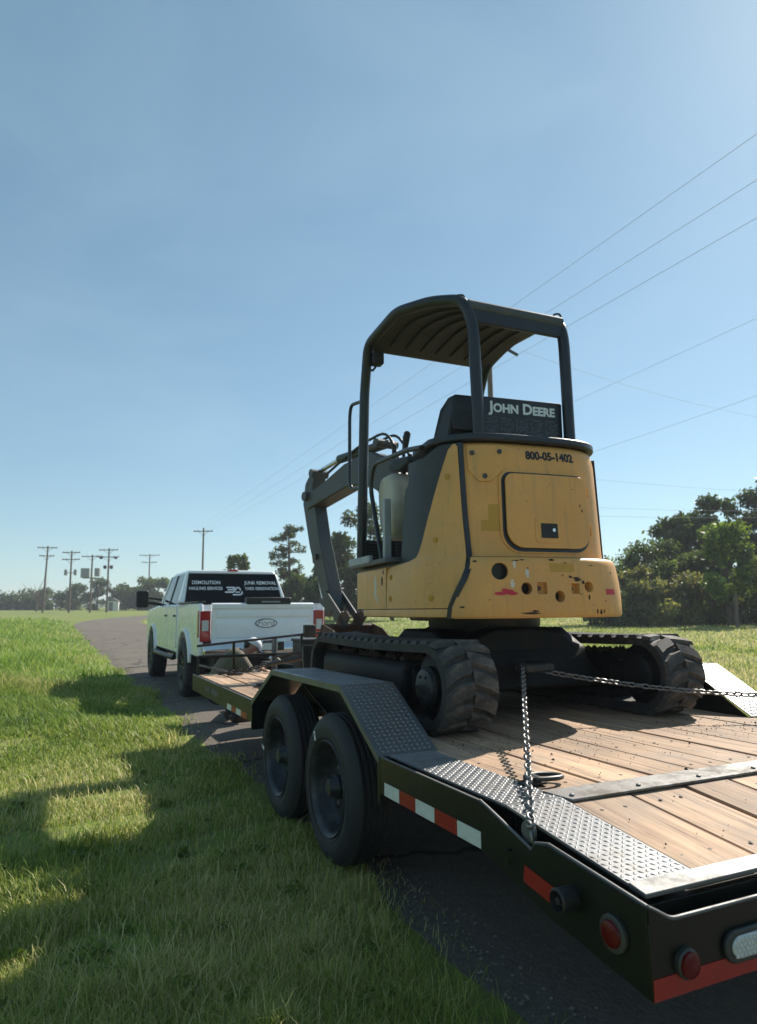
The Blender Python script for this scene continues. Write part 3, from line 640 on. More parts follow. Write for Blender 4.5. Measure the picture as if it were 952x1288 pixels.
MB().box((1.62, 4.62, .965), (.65, .45, .035)).build('box_lid', 'black_paint', tb, bevel=.008)
MB().tube(filletpath([(.35, TF - .30, .675), (.33, TF - .30, .695), (.05, TF - .05, .76)], .05), .010, 8).build('pry_handle', 'worn_steel', T(MB().box((.36, TF - .32, .68), (.16, .06, .02)), 'ratchet_base', 'black_paint', bevel=.004), smooth=True)
# worn, unreadable maker's lettering on the front of the rail
mb = MB(); rl = random.Random(3); q = 3.45
for k in range(9):
    L = rl.uniform(.03, .055)
    if k != 4: mb.box((-.0008, q - L / 2, .590 + rl.uniform(-.004, .004)), (.0016, L, rl.uniform(.045, .065)))
    q -= L + .022
T(mb, 'worn_lettering', 'grey_print')
# D-ring tie-down lying on the deck
def dring(x, s, rz):
    b = T(MB().prism(rrect(-.05, -.030, .05, .030, .012), 0, .010, 'z').box((0, 0, .018), (.05, .055, .022)), 'tie_down_bracket', 'black_paint', bevel=.003)
    b.location = (x, s, DECK + .003); b.rotation_euler = (0, 0, rz)
    pts = [(.0, -.034, .022), (.05, -.040, .022), (.10, -.030, .020), (.125, 0, .018), (.10, .030, .020), (.05, .040, .022), (0, .034, .022)]
    MB().tube(smoothpath(pts, 4) , .0095, 8, closed=True).build('tie_down_ring', 'black_paint', b, smooth=True)
dring(.300, -1.205, R_(-5)); dring(TW - .30, -.72, R_(175)); dring(.300, 2.6, 0); dring(TW - .30, 2.6, R_(180))
T(MB().box((TW - .36, -.84, DECK + .008), (.035, .02, .02)), 'deck_bolt', 'black_paint', bevel=.004)
# crumbs of dirt on the deck
mb = MB(); rg = random.Random(11)
for k in range(420):
    if rg.random() < .35: x = rg.uniform(.2, 2.4); s = rg.uniform(-1.9, -.3)
    else: x = rg.choice((.6, 1.0, 1.9, 2.1)) + rg.gauss(0, .16); s = -.62 + rg.gauss(0, .20)
    if not (.06 < x < TW - .1 and TE + .12 < s < 1): continue
    r = rg.uniform(.0015, .0045) * (2.1 if rg.random() < .06 else 1)
    vs = [(x + r * rg.uniform(.7, 1.4) * a, s + r * rg.uniform(.7, 1.4) * b, dz(s) + .003 + r * .5 + r * rg.uniform(.6, 1.) * c) for a, b, c in ((1, 0, 0), (0, 1, 0), (-1, 0, 0), (0, -1, 0), (0, 0, 1), (0, 0, -1))]
    mb.add(vs, [(0, 1, 4), (1, 2, 4), (2, 3, 4), (3, 0, 4), (1, 0, 5), (2, 1, 5), (3, 2, 5), (0, 3, 5)])
d = mb.build('dirt_crumbs', 'dirt_clod'); d.location = ORG; d.rotation_euler = (0, 0, YAW); d['kind'] = 'stuff'; tag(d, 'crumbs of dry soil scattered over the trailer deck planks', 'dirt')

# ------------------------------------------------------------------ excavator
EL, ES = 1.345, .68
ex = empty('mini_excavator', tw(EL, ES, DECK), YAW, 'yellow mini excavator with black canopy and rubber tracks parked on the plank deck', 'excavator')
UR = R_(-6.0)
def E_(mb, name, m, **k): return mb.build(name, m, ex, **k)
def Ub(mb, name, m, parent=None, **k):      # part of the slewing upper body
    if parent is None: return mb.build(name, m, ex, rot=(0, 0, UR), **k)
    return mb.build(name, m, parent, **k)

# tracks
TR, TCY = .243, .797     # wrap radius (outer face of belt incl. lugs ~ +), wrap centre
TWD = .315; LATS = (-.745, .745)
BR = .222                # belt outer radius
def track_path(r, n=14, sag=.012):
    P = []
    for k in range(n + 1): a = R_(-90 - 180 * k / n); P.append((-TCY + r * math.cos(a), TR + r * math.sin(a)))   # rear wrap, bottom to top
    for k in range(1, 12): t = k / 12; P.append((-TCY + 2 * TCY * t, TR + r - sag * math.sin(math.pi * t)))
    for k in range(n + 1): a = R_(90 - 180 * k / n); P.append((TCY + r * math.cos(a), TR + r * math.sin(a)))
    for k in range(1, 12): t = k / 12; P.append((TCY - 2 * TCY * t, TR - r))
    return P
def path_at(P, d):
    n = len(P)
    for i in range(n):
        a, b = P[i], P[(i + 1) % n]; L = math.hypot(b[0] - a[0], b[1] - a[1])
        if d <= L: t = d / L; return (a[0] + (b[0] - a[0]) * t, a[1] + (b[1] - a[1]) * t), ((b[0] - a[0]) / L, (b[1] - a[1]) / L)
        d -= L
    return path_at(P, 1e-6)
def plen(P): return sum(math.hypot(P[(i + 1) % len(P)][0] - P[i][0], P[(i + 1) % len(P)][1] - P[i][1]) for i in range(len(P)))
# a track lug: slanted block with tapered sides, one to each half of the belt
def lug_shape(sg):
    W = TWD / 2 - .004; mb = MB()
    xs = (0.0, W * .55, W); off = (.026, .002, -.034); wb = (.042, .045, .040); H = .018
    vs = []
    for x, o, b in zip(xs, off, wb):
        for y, z in ((-b, -.004), (b, -.004), (b * .74, H), (-b * .74, H)): vs.append((sg * (x + .002), o + y, z))
    vs[-1] = (vs[-1][0] - sg * .012, vs[-1][1], vs[-1][2]); vs[-2] = (vs[-2][0] - sg * .012, vs[-2][1], vs[-2][2])
    fs = [(0, 1, 2, 3), (8, 11, 10, 9)]
    for i in (0, 4):
        for k in range(4): fs.append((i + k, i + 4 + k, i + 4 + (k + 1) % 4, i + (k + 1) % 4))
    mb.add(vs, fs); return mb.mesh('lug')
LM = {sg: lug_shape(sg) for sg in (-1, 1)}
for m_ in LM.values(): m_.materials.append(MATS['lug_rubber'])
for lat in LATS:
    P = track_path(BR); Q = track_path(BR - .044); mb = MB(); n = len(P)
    h = TWD / 2; vs = []
    for x in (-h, h): vs += [(lat + x, y, z) for y, z in P]
    for x in (-h, h): vs += [(lat + x, y, z) for y, z in Q]
    fs = []
    for i in range(n):
        j = (i + 1) % n; fs += [(i, j, n + j, n + i), (2 * n + i, 3 * n + i, 3 * n + j, 2 * n + j), (i, 2 * n + i, 2 * n + j, j), (n + i, n + j, 3 * n + j, 3 * n + i)]
    mb.add(vs, fs); tk = E_(mb, 'track', 'track_rubber', smooth=True)
    L = plen(P); N = 42
    for k in range(N):
        for sg in (-1, 1):
            (y, z), (ty, tz) = path_at(P, (L * (k + (.5 if sg > 0 else 0)) / N) % L)
            # local frame: x lateral, y along travel, z outward
            ny, nz = -tz, ty
            if (y - 0) * ny + (z - TR) * nz < 0 and abs(y) < TCY and False: pass
            # outward = away from loop centre line
            cy = max(-TCY, min(TCY, y)); oy, oz = y - cy, z - TR
            if oy * ny + oz * nz < 0: ny, nz = -ny, -nz; ty, tz = -ty, -tz
            o = bpy.data.objects.new('lug', LM[sg]); COL.objects.link(o); o.parent = tk
            X = Vector((1, 0, 0)); Z = Vector((0, ny, nz)); Y = Z.cross(X)
            M = Matrix((X, Y, Z)).transposed().to_4x4(); M.translation = (lat, y, z); o.matrix_local = M
    # drive sprocket, idler, rollers, frame with rounded cover
    s_out = -1 if lat < 0 else 1
    fx = lat + s_out * .05
    sp = E_(MB().lathe([(-.09, .185), (.02, .190), (.035, .150), (.045, .11), (.075, .108), (.082, .10), (.082, .005)], 36, 'x', (0, 0, 0)), 'drive_sprocket', 'under_black', smooth=True)
    sp.location = (fx + s_out * .02, -TCY, TR); sp.rotation_euler = (0, 0, 0 if s_out > 0 else math.pi)
    cp = MB().lathe([(.082, .096), (.094, .093), (.100, .080), (.100, .004)], 32, 'x').build('hub_cap', 'rim_grey', sp, smooth=True)
    for k in range(6): MB().lathe([(.100, .010), (.107, .009), (.108, .004)], 6, 'x', (0, .062 * math.cos(k * math.pi / 3), .062 * math.sin(k * math.pi / 3))).build('hub_bolt', 'rim_grey', cp)
    mt_ = E_(MB().lathe([(0, .178), (.012, .178), (.020, .165), (.022, .13), (.040, .12), (.075, .115), (.090, .095), (.092, .005)], 36, 'x'), 'drive_motor', 'under_black', smooth=True)
    mt_.location = (lat - s_out * .085, -TCY, TR); mt_.rotation_euler = (0, 0, 0 if s_out < 0 else math.pi)
    MB().lathe([(-.01, .180), (.0, .196), (.010, .196), (.016, .180)], 36, 'x').build('sprocket_ring', 'under_black', mt_, smooth=True)
    for yy in (-.62, -.55): E_(MB().box((lat - s_out * .05, yy, TR), (.12, .10, .14)), 'motor_mount', 'under_black', bevel=.02)
    E_(MB().lathe([(-.07, .19), (.07, .19)], 32, 'x', (lat, TCY, TR)), 'idler', 'under_black', smooth=True)
    tfm = E_(MB().prism([(-.53, .14), (-.53, .30), (-.47, .36), (.62, .36), (.70, .30), (.70, .14)], lat - .08, lat + .08), 'track_frame', 'under_black', bevel=.012)
    # half-round side cover
    MB().prism([(fx - s_out * .04, .365), (fx + s_out * .045, .355), (fx + s_out * .085, .31), (fx + s_out * .09, .16), (fx + s_out * .06, .10), (fx - s_out * .04, .09)], -.50, .80, 'y').build('frame_cover', 'under_black', tfm, bevel=.022, seg=3)
    MB().cyl((fx - .02, -.50, .30), (fx + .02, -.50, .30), .02, 12).build('frame_pin', 'under_black', tfm, smooth=True)
    for yy in (-.42, -.12, .18, .48): E_(MB().lathe([(-.10, .065), (.10, .065)], 20, 'x', (lat, yy, .085)), 'track_roller', 'under_black', smooth=True)
    E_(MB().lathe([(-.08, .045), (.08, .045)], 16, 'x', (lat, .05, .40)), 'carrier_roller', 'under_black', smooth=True)
    # packed mud on top of the frame
    mb = MB(); rg = random.Random(21)
    for k in range(160):
        yy = rg.uniform(-.5, .66); xx = lat + rg.uniform(-.10, .10); r = rg.uniform(.012, .032)
        vs = [(xx + r * a * rg.uniform(.7, 1.3), yy + r * b * rg.uniform(.7, 1.3), .36 + r * .3 + r * c * rg.uniform(.6, 1.1)) for a, b, c in ((1, 0, 0), (0, 1, 0), (-1, 0, 0), (0, -1, 0), (0, 0, 1), (0, 0, -1))]
        mb.add(vs, [(0, 1, 4), (1, 2, 4), (2, 3, 4), (3, 0, 4), (1, 0, 5), (2, 1, 5), (3, 2, 5), (0, 3, 5)])
    d = mb.build('packed_mud', 'dirt_clod', tfm); d['kind'] = 'stuff'
# centre frame: house with sloped arms, slew ring, blade and its arms
E_(MB().prism([(-.72, .14), (-.70, .20), (-.60, .28), (-.48, .39), (-.36, .47), (-.20, .53), (.20, .53), (.36, .47), (.48, .39), (.60, .28), (.70, .20), (.72, .14)], -.42, .42, 'y'), 'centre_frame', 'under_black', bevel=.02)
E_(MB().prism([(-.50, .16), (-.42, .40), (-.20, .52), (.20, .52), (.42, .40), (.50, .16)], -.52, .52, 'x'), 'cross_frame', 'under_black', bevel=.02)
E_(MB().lathe([(.50, .36), (.545, .38), (.60, .38), (.62, .34)], 48, 'z'), 'slew_ring', 'black_paint', smooth=True)
for sx in (-1, 1): E_(MB().prism([(.40, .18), (.55, .34), (1.25, .26), (1.35, .20), (1.25, .12)], sx * .40 - .035, sx * .40 + .035), 'blade_arm', 'black_paint', bevel=.01)
E_(MB().prism([(1.30, .0), (1.36, .02), (1.33, .18), (1.36, .36), (1.32, .37), (1.29, .18)], -.86, .86), 'dozer_blade', 'black_paint', bevel=.006)

# ---- slewing body: polar outline round the slew axis, a = angle from the rear
def rad(a, sx=.72, ry=.855, fy=.88):
    c = math.cos(a); p = 3.6 if c > 0 else 3.6 + 6 * min(1, -c * 2)
    return ((abs(math.sin(a)) / sx) ** p + (abs(c) / (ry if c > 0 else fy)) ** p) ** (-1 / p)
def bp(a, z, k, off=0.):
    a = R_(a); r = rad(a) * k + off; return (r * math.sin(a), -r * math.cos(a), z)
def kprof(tab):
    def f(z):
        if z <= tab[0][0]: return tab[0][1]
        for (z0, k0), (z1, k1) in zip(tab, tab[1:]):
            if z <= z1: return k0 + (k1 - k0) * (z - z0) / (z1 - z0)
        return tab[-1][1]
    return f
def lerp_tab(tab, z): return kprof(tab)(z)
def shell(rows, kf, off=0., th=.03, nx=20, m=None, name=None, parent=None, bev=0., smooth=True, finish=True):
    """curved closed panel: rows (z, a_left, a_right); kf(z) radial factor"""
    mb = MB(); nr = len(rows); vs = []
    for o in (off, off - th):
        for r in rows:
            z, a0, a1 = r[:3]; k = r[3] if len(r) > 3 else kf(z)
            for i in range(nx + 1): vs.append(bp(a0 + (a1 - a0) * i / nx, z, k, o))
    W = nx + 1; S = nr * W; fs = []
    for j in range(nr - 1):
        for i in range(nx):
            a = j * W + i; fs.append((a, a + 1, a + W + 1, a + W)); b = S + a; fs.append((b, b + W, b + W + 1, b + 1))
    for j in range(nr - 1):
        a = j * W; fs.append((a, a + W, S + a + W, S + a)); a += nx; fs.append((a, S + a, S + a + W, a + W))
    for i in range(nx):
        fs.append((i, S + i, S + i + 1, i + 1)); a = (nr - 1) * W + i; fs.append((a, a + 1, S + a + 1, S + a))
    mb.add(vs, fs)
    return Ub(mb, name, m, parent, smooth=smooth, bevel=bev)
def outline(k, a0=-180, a1=180, n=72): return [bp(a0 + (a1 - a0) * i / n, 0, k)[:2] for i in range(n + (0 if a1 - a0 == 360 else 1))]
def zs(z0, z1, n): return [z0 + (z1 - z0) * i / n for i in range(n + 1)]

SEAM = [(.595, -39.6), (.66, -39.0), (.745, -36.5), (.82, -34.0), (.88, -32.6), (.95, -32.4), (1.19, -33.8), (1.63, -35.4)]
seam = lambda z: lerp_tab(SEAM, z)
# counterweight with drilled holes
KCW = [(.595, .992), (.605, 1.003), (.70, 1.003), (.80, .994), (.90, .976), (.930, .966), (.944, .948), (.951, .915), (.953, .88)]
zz = [.595, .602, .61, .66, .70, .75, .80, .85, .90, .92, .935, .944, .950, .953]
cw = shell([(z, seam(z) + .9, 72) for z in zz], kprof(KCW), th=.24, nx=44, m='yellow', name='counterweight')
cutters = []
def cutcyl(a, z, r, depth, sq=None):
    p = Vector(bp(a, z, 1.0, .05)); q = Vector(bp(a, z, 1.0, -depth)); mb = MB()
    if sq: 
        mb.box((0, 0, 0), (sq, (p - q).length, r * 2)); o = mb.build('cutter', 'yellow'); d = (p - q); o.location = (p + q) / 2; o.rotation_euler = (0, 0, math.atan2(d.y, d.x) + math.pi / 2)
        o.matrix_world = Matrix.Rotation(0, 4, 'Z') @ (Matrix.Translation((p + q) / 2) @ Matrix.Rotation(math.atan2(d.y, d.x) + math.pi / 2, 4, 'Z'))
    else: o = mb.cyl(p, q, r, 28).build('cutter', 'yellow')
    cutters.append(o)
HOLES = [(-20.9, .862, .049, .12), (-10.6, .763, .035, .09), (3.8, .717, .034, .09), (17.4, .773, .032, .09)]
for a, z, r, d in HOLES: cutcyl(a, z, r, d)
cutcyl(-3.9, .765, .034, .035, .066); cutcyl(11.2, .763, .030, .035, .056)
cw.rotation_euler = (0, 0, 0); cw.parent = None
boolean_cut(cw, cutters); cw.parent = ex; cw.rotation_euler = (0, 0, UR)
for p in cw.data.polygons: p.use_smooth = True
cw.data.set_sharp_from_angle(angle=R_(38))
for a, z in ((-4.6, .765), (10.4, .763)):
    p = Vector(bp(a, z, 1., -.034)); q = Vector(bp(a, z, 1., -.022)); Ub(MB().cyl(p, q, .013, 12), 'counterweight_bolt', 'rust', cw)
# paint marks and chips on the counterweight
def decal(name, m, a, z, w, h, kf, off=.0012, seed=0, ragged=.5, parent=None, n=16):
    """ragged mark lying on the curved panel"""
    rg = random.Random(seed); rows = []
    for j in range(n + 1):
        t = j / n; e = math.sqrt(max(.02, 1 - (2 * t - 1) ** 2)) if ragged > .3 else 1.
        a0 = a - w / 2 * e * (1 - ragged * rg.random()); a1 = a + w / 2 * e * (1 - ragged * rg.random()); rows.append((z - h / 2 + h * t, a0, a1))
    return shell(rows, kf, off=off, th=.001, nx=6, m=m, name=name, parent=parent, smooth=False)
kcw = kprof(KCW)
for i, (a, z, w_, h_) in enumerate(((-21, .735, 6.5, .020), (-18.2, .745, 6.0, .026), (-16.6, .735, 5.5, .020), (-19.5, .758, 3.0, .012))): decal('spray_mark', 'red_spray', a, z, w_, h_, kcw, seed=i, parent=cw, ragged=.45)
decal('spray_mark', 'red_spray', 28.6, .745, 6.2, .034, kcw, seed=9, ragged=.25, parent=cw)
for i, (a, z, w_, h_) in enumerate(((-9, .622, 11, .012), (-7.5, .634, 4, .012), (20.5, .630, 1.2, .028), (22.3, .626, 1.6, .030), (24, .63, 1., .024), (17.0, .712, 1.2, .03), (12.2, .818, 5.5, .026), (9.3, .832, 2.6, .014), (15.0, .80, 1.8, .022),
                                     (-14.5, .925, 4.5, .007), (-11.5, .93, 3.0, .006), (2, .932, 3.4, .012), (8.0, .915, 2., .006), (20, .902, 3., .005), (-30, .92, 2.2, .012), (-9.5, .88, .8, .012), (13.5, .73, 2.4, .005), (25, .69, .8, .01), (-25, .70, .9, .006), (-34.5, .66, 2.6, .01), (31, .86, .7, .014), (6, .84, .7, .012))):
    decal('paint_chip', 'chip_rust', a, z, w_, h_, kcw, seed=20 + i, ragged=.75, parent=cw)
for i, (a, z, w_, h_) in enumerate(((-9.8, .85, 2.4, .055), (-16.3, .79, 2.6, .05), (-15.0, .90, 1.6, .05))): decal('scrape', 'scrape_white', a, z, w_, h_, kcw, seed=60 + i, ragged=.7, parent=cw)
decal('faded_patch', 'yellow_patch', 6.0, .885, 11.5, .052, kcw, off=.0008, ragged=.02, parent=cw)

# rear housing (hood) with door
KH = [(.94, .892), (1.00, .886), (1.55, .858), (1.615, .846), (1.640, .83), (1.652, .80)]
kh = kprof(KH)
hz_ = [.94, .96] + zs(1.0, 1.55, 8) + [1.58, 1.605, 1.622, 1.636, 1.646, 1.652]
hood = shell([(z, seam(z) + .9, 48) for z in hz_], kh, th=.10, nx=40, m='yellow', name='rear_housing')
def rounded_rows(a0, a1, z0, z1, rt, rb, kk=55., n=7):
    """rows of a rounded panel; corner radii in metres at top and bottom; kk degrees per metre"""
    rows = []
    for i in range(n + 1): t = i / n * 90; d = rb * (1 - math.sin(R_(t))); rows.append((z0 + rb * (1 - math.cos(R_(t))), a0 + d * kk, a1 - d * kk))
    for i in range(n, -1, -1): t = i / n * 90; d = rt * (1 - math.sin(R_(t))); rows.append((z1 - rt * (1 - math.cos(R_(t))), a0 + d * kk, a1 - d * kk))
    return rows
shell(rounded_rows(-19.2, 27.6, .975, 1.474, .07, .13, 70), kh, off=.007, th=.01, nx=24, m='yellow', name='door_surround', parent=hood)
gk = shell(rounded_rows(-18.0, 26.8, .982, 1.462, .06, .12, 70), kh, off=.0085, th=.01, nx=24, m='black_satin', name='door_gasket', parent=hood)
door = shell(rounded_rows(-16.4, 25.2, 1.004, 1.450, .05, .11, 70), kh, off=.031, th=.03, nx=24, m='yellow', name='engine_door', bev=.006)
shell(rounded_rows(-3.4, 11.0, 1.035, 1.190, .03, .03, 70), kh, off=.0345, th=.006, nx=8, m='yellow', name='latch_surround', parent=door, bev=.002)
lt = shell(rounded_rows(-.6, 7.6, 1.064, 1.152, .004, .004, 70, 2), kh, off=.0375, th=.006, nx=8, m='black_print', name='latch', parent=door)
for z in (1.12, 1.36):
    p = Vector(bp(27.6, z, kh(z), .012)); MB().cyl(p + Vector((0, 0, -.03)), p + Vector((0, 0, .03)), .008, 10).build('door_hinge', 'yellow', hood, smooth=True)
# lock barrel
p = Vector(bp(5.4, 1.112, kh(1.112), .035)); q = Vector(bp(5.4, 1.112, kh(1.112), .044)); lk = MB().cyl(p, q, .011, 14).build('lock_barrel', 'chrome', door, smooth=True)
for i, (a, z, w_, h_) in enumerate(((20.5, 1.27, 1.0, .02), (21.4, 1.24, 1.2, .02), (-6.5, 1.28, .8, .006), (17, 1.37, .7, .006), (5, 1.39, .5, .005), (4, 1.37, .5, .005))): decal('paint_chip', 'chip_rust', a, z, w_, h_, kh, off=.0325, seed=80 + i, ragged=.7, parent=door, n=6)
for a, z, w_, h_ in ((-21.8, 1.215, 4.6, .095), (-23.0, 1.135, 8.6, .065)): decal('faded_patch', 'yellow_patch', a, z, w_, h_, kh, ragged=.0, parent=hood, n=4)
# bolted lifting plate
pl = shell([(1.40, -27.5, -22.5), (1.415, -28.6, -21.4), (1.47, -32.0, -17.0), (1.58, -32.6, -15.6), (1.628, -32.6, -15.6)], kh, off=.010, th=.012, nx=10, m='yellow', name='bolted_plate', parent=hood, bev=.003)
for a, z in ((-30.2, 1.575), (-18.2, 1.585), (-25, 1.432)):
    p = Vector(bp(a, z, kh(z), .009)); q = Vector(bp(a, z, kh(z), .018)); MB().cyl(p, q, .015, 18).cyl(q, q + (q - p), .008, 6).build('plate_bolt', 'boom_grey', pl if False else hood, smooth=True)
# stencilled number, bent round the hood
me = text_mesh('800-05-1402', .072, extrude=.0006, offset=.0030, sx=.95)
for v in me.vertices:
    a = 8.2 + math.degrees(v.co.x / (.905 * kh(1.58))); z = 1.572 + v.co.y; v.co = Vector(bp(a, z, kh(z), .0016 + v.co.z))
link('stencil_number', me, 'black_print', hood)

# seam rubber
shell([(z, seam(z) - .9, seam(z) + 1.5) for z in [.595, .62, .66, .70, .745, .78, .82, .85, .88, .91]], kprof([(.595, .992), (.80, 1.0), (.91, .965)]), off=.004, th=.05, nx=4, m='black_satin', name='seam_rubber')
shell([(z, seam(z) - 1.5, seam(z) + 1.3) for z in [.90, .93] + zs(.96, 1.64, 9)], kprof([(.90, .955), (.95, .91), (1.0, .895), (1.64, .872)]), off=.003, th=.05, nx=4, m='black_satin', name='seam_rubber')

shell([(z, 47.0 - 2.5 * (1.64 - z), 50.5) for z in zs(.945, 1.62, 8)], kprof([(.94, .90), (1.62, .876)]), off=.004, th=.04, nx=4, m='black_satin', name='seam_rubber')
shell([(z, 51.5, 78) for z in zs(.945, 1.60, 6) + [1.62]], kprof([(.94, .905), (1.6, .875), (1.62, .86)]), off=.004, th=.04, nx=8, m='yellow', name='right_cover')
# left side cover
KL = [(.655, .985), (.70, .985), (.88, .975), (.93, .955), (.97, .925), (1.06, .912), (1.60, .885), (1.635, .87)]
kl = kprof(KL)
LEDGE = [(.655, -90), (.915, -90), (.928, -86), (.936, -72), (.945, -64), (.965, -59), (1.0, -57.0), (1.06, -55.0), (1.25, -49.6), (1.44, -44.6), (1.60, -40.3), (1.635, -38.5)]
ledge = lambda z: lerp_tab(LEDGE, z)
lz = [.655, .662, .72, .80, .88, .915, .922, .928, .932, .936, .940, .945, .955, .965, .98, 1.0, 1.03, 1.06, 1.12, 1.18, 1.25, 1.34, 1.44, 1.52, 1.60, 1.62, 1.635]
side = shell([(z, ledge(z), seam(z) - .9) for z in lz], kl, th=.05, nx=40, m='yellow', name='side_cover')
for a, z in ((-47.2, .716), (-40.6, 1.435), (-46.5, 1.06), (-84, .72), (-84, .86)):
    p = Vector(bp(a, z, kl(z), -.002)); q = Vector(bp(a, z, kl(z), .006)); MB().cyl(p, q, .019, 18).cyl(q, q + (q - p) * .8, .010, 6).build('cover_bolt', 'yellow_patch', side, smooth=True)
shell([(.600, -124, seam(.6) - .9), (.606, -124, seam(.61) - .9), (.640, -124, seam(.64) - .9), (.650, -124, seam(.65) - .9)], kprof([(.60, .975), (.606, .99), (.64, .992), (.65, .985)]), th=.05, nx=40, m='yellow', name='lower_skirt')
fc = shell([(z, -134, -91.0) for z in (.655, .662, .72, .80, .88, .915, .926, .932)], kprof([(.655, .985), (.915, .985), (.926, .978), (.932, .96)]), th=.05, nx=24, m='yellow', name='front_side_cover')
p = Vector(bp(-97, .84, .985, -.004)); q = Vector(bp(-97, .84, .985, .003)); MB().lathe([(0, .028), (.006, .028)], 20, 'x').build('fuel_cap_slot', 'black_print', fc, loc=q, rot=(0, 0, 0)).scale = (1, .45, 1.1)
for i, (a, z, w_, h_) in enumerate(((-108, .80, 5, .16), (-105, .72, 4, .05))): decal('scrape', 'scrape_white', a, z, w_, h_, kprof([(.6, .985), (.95, .985)]), seed=90 + i, ragged=.6, parent=fc)
decal('paint_chip', 'chip_rust', -95, .90, 2.5, .03, kprof([(.6, .985), (.95, .985)]), seed=95, ragged=.7, parent=fc)
for i in range(8): decal('paint_chip', 'chip_rust', random.Random(i).uniform(-80, -42), random.Random(i + 50).uniform(.68, .92), .6, .006, kl, seed=110 + i, ragged=.6, parent=side, n=5)
# inner mass of the upper body, floor
Ub(MB().prism(outline(.93, -180, 180, 72), .60, .950, 'z'), 'base_frame', 'black_paint')
Ub(MB().prism([bp(a, 0, .84)[:2] for a in range(-75, 76, 5)] + [(.55, -.10), (-.52, -.10)], .95, 1.60, 'z'), 'engine_frame', 'black_paint')
# charcoal side cowl
CW2 = [(.955, -79), (1.00, -79.5), (1.38, -76.5), (1.42, -75), (1.50, -67), (1.58, -57), (1.62, -50), (1.650, -45)]
cz = [.955, .97, 1.0, 1.06, 1.12, 1.18, 1.25, 1.32, 1.38, 1.42, 1.46, 1.50, 1.54, 1.58, 1.62, 1.645]
shell([(z, lerp_tab(CW2, z), ledge(z) + 2.5) for z in cz], kprof([(.955, .900), (1.6, .865), (1.65, .85)]), th=.08, nx=14, m='charcoal', name='side_cowl')
Ub(MB().prism([bp(a, 0, .868)[:2] for a in range(-52, 53, 4)] + [(.60, -.12), (-.56, -.12)], 1.652, 1.70, 'z'), 'canopy_base', 'black_satin', bevel=.012)
for a in (0, 5): pass
# platform edge, floor mat and step
Ub(MB().prism(rrect(-.74, -.10, .55, .78, .05), .955, .990, 'z'), 'floor_plate', 'boom_grey', bevel=.006)
Ub(MB().box((-.735, .50, 1.000), (.03, .50, .055)), 'step_edge', 'light_grey', bevel=.006)
Ub(MB().box((-.655, .13, 1.19), (.05, .045, .44)), 'cowl_end', 'light_grey', bevel=.006)
tb_ = Ub(MB().box((-.48, .72, 1.08), (.30, .05, .20)), 'kick_panel', 'plastic_black', bevel=.01)
for k in range(7): MB().box((-.48, .69, 1.0 + k * .026), (.26, .012, .008)).build('vent_slat', 'boom_grey', tb_)

# canopy: bent tube hoops, beams, roof sheet with pressed ribs
CT = .038
LH = [(-.66, .705, .99), (-.66, .60, 2.30), (-.66, .50, 2.665), (-.60, .02, 2.738), (-.46, -.26, 2.712), (-.325, -.475, 2.648), (-.28, -.515, 2.47), (-.262, -.52, 1.70)]
RH = [(.33, .705, .99), (.33, .62, 2.36), (.345, .50, 2.60), (.385, .20, 2.69), (.41, -.30, 2.66), (.405, -.47, 2.58), (.405, -.505, 2.45), (.405, -.52, 1.70)]
lh = Ub(MB().tube(filletpath(LH, .085, 6), CT, 14), 'canopy_hoop', 'black_satin', smooth=True)
rh = Ub(MB().tube(filletpath(RH, .085, 6), CT, 14), 'canopy_hoop', 'black_satin', smooth=True)
roof = MB(); NR = 9
Lc = [(-.65, .49, 2.645), (-.625, .25, 2.70), (-.595, .02, 2.725), (-.46, -.26, 2.70), (-.335, -.455, 2.64)]
Rc = [(.345, .49, 2.60), (.365, .25, 2.63), (.385, .02, 2.66), (.40, -.26, 2.65), (.405, -.455, 2.60)]
Ls = smoothpath(Lc, 5); Rs = smoothpath(Rc, 5); vs = []; nn = len(Ls)
for o in (0, -.02):
    for p, q in zip(Ls, Rs):
        for i in range(NR + 1): vs.append(p.lerp(q, i / NR) + Vector((0, 0, o)))
W = NR + 1; S = nn * W; fs = []
for j in range(nn - 1):
    for i in range(NR): a = j * W + i; fs += [(a, a + 1, a + W + 1, a + W), (S + a, S + a + W, S + a + W + 1, S + a + 1)]
    a = j * W; fs += [(a, a + W, S + a + W, S + a), (a + NR, S + a + NR, S + a + W + NR, a + W + NR)]
for i in range(NR): fs += [(i, S + i, S + i + 1, i + 1), (S - W + i, S - W + i + 1, 2 * S - W + i + 1, 2 * S - W + i)]
roof.add(vs, fs); rf = Ub(roof, 'canopy_roof', 'liner_grey', smooth=True)
for i in range(1, 8):
    t = i / 8; a = [p.lerp(q, t) + Vector((0, 0, -.03)) for p, q in zip(Ls, Rs)]
    mb = MB()
    for u, v in zip(a[2:-3:3], a[5::3]): mb.bar(u, v, .012, .016)
    mb.build('roof_rib', 'black_print', rf)
liner = MB(); vs = []
Ub(MB().bar((-.64, .52, 2.665), (.34, .52, 2.625), .05, .07), 'front_beam', 'black_paint', bevel=.01)
for k, x in enumerate((-.25, .0, .1)): Ub(MB().box((x, .492, 2.645), (.10, .006, .030)), 'caution_label', 'light_grey')
Ub(MB().tube([(-.30, -.470, 2.605), (.40, -.475, 2.570)], .050, 14), 'rear_roof_roll', 'boom_grey', smooth=True)
Ub(MB().bar((-.29, -.50, 2.535), (.40, -.50, 2.505), .03, .09), 'rear_beam', 'black_satin', bevel=.008)
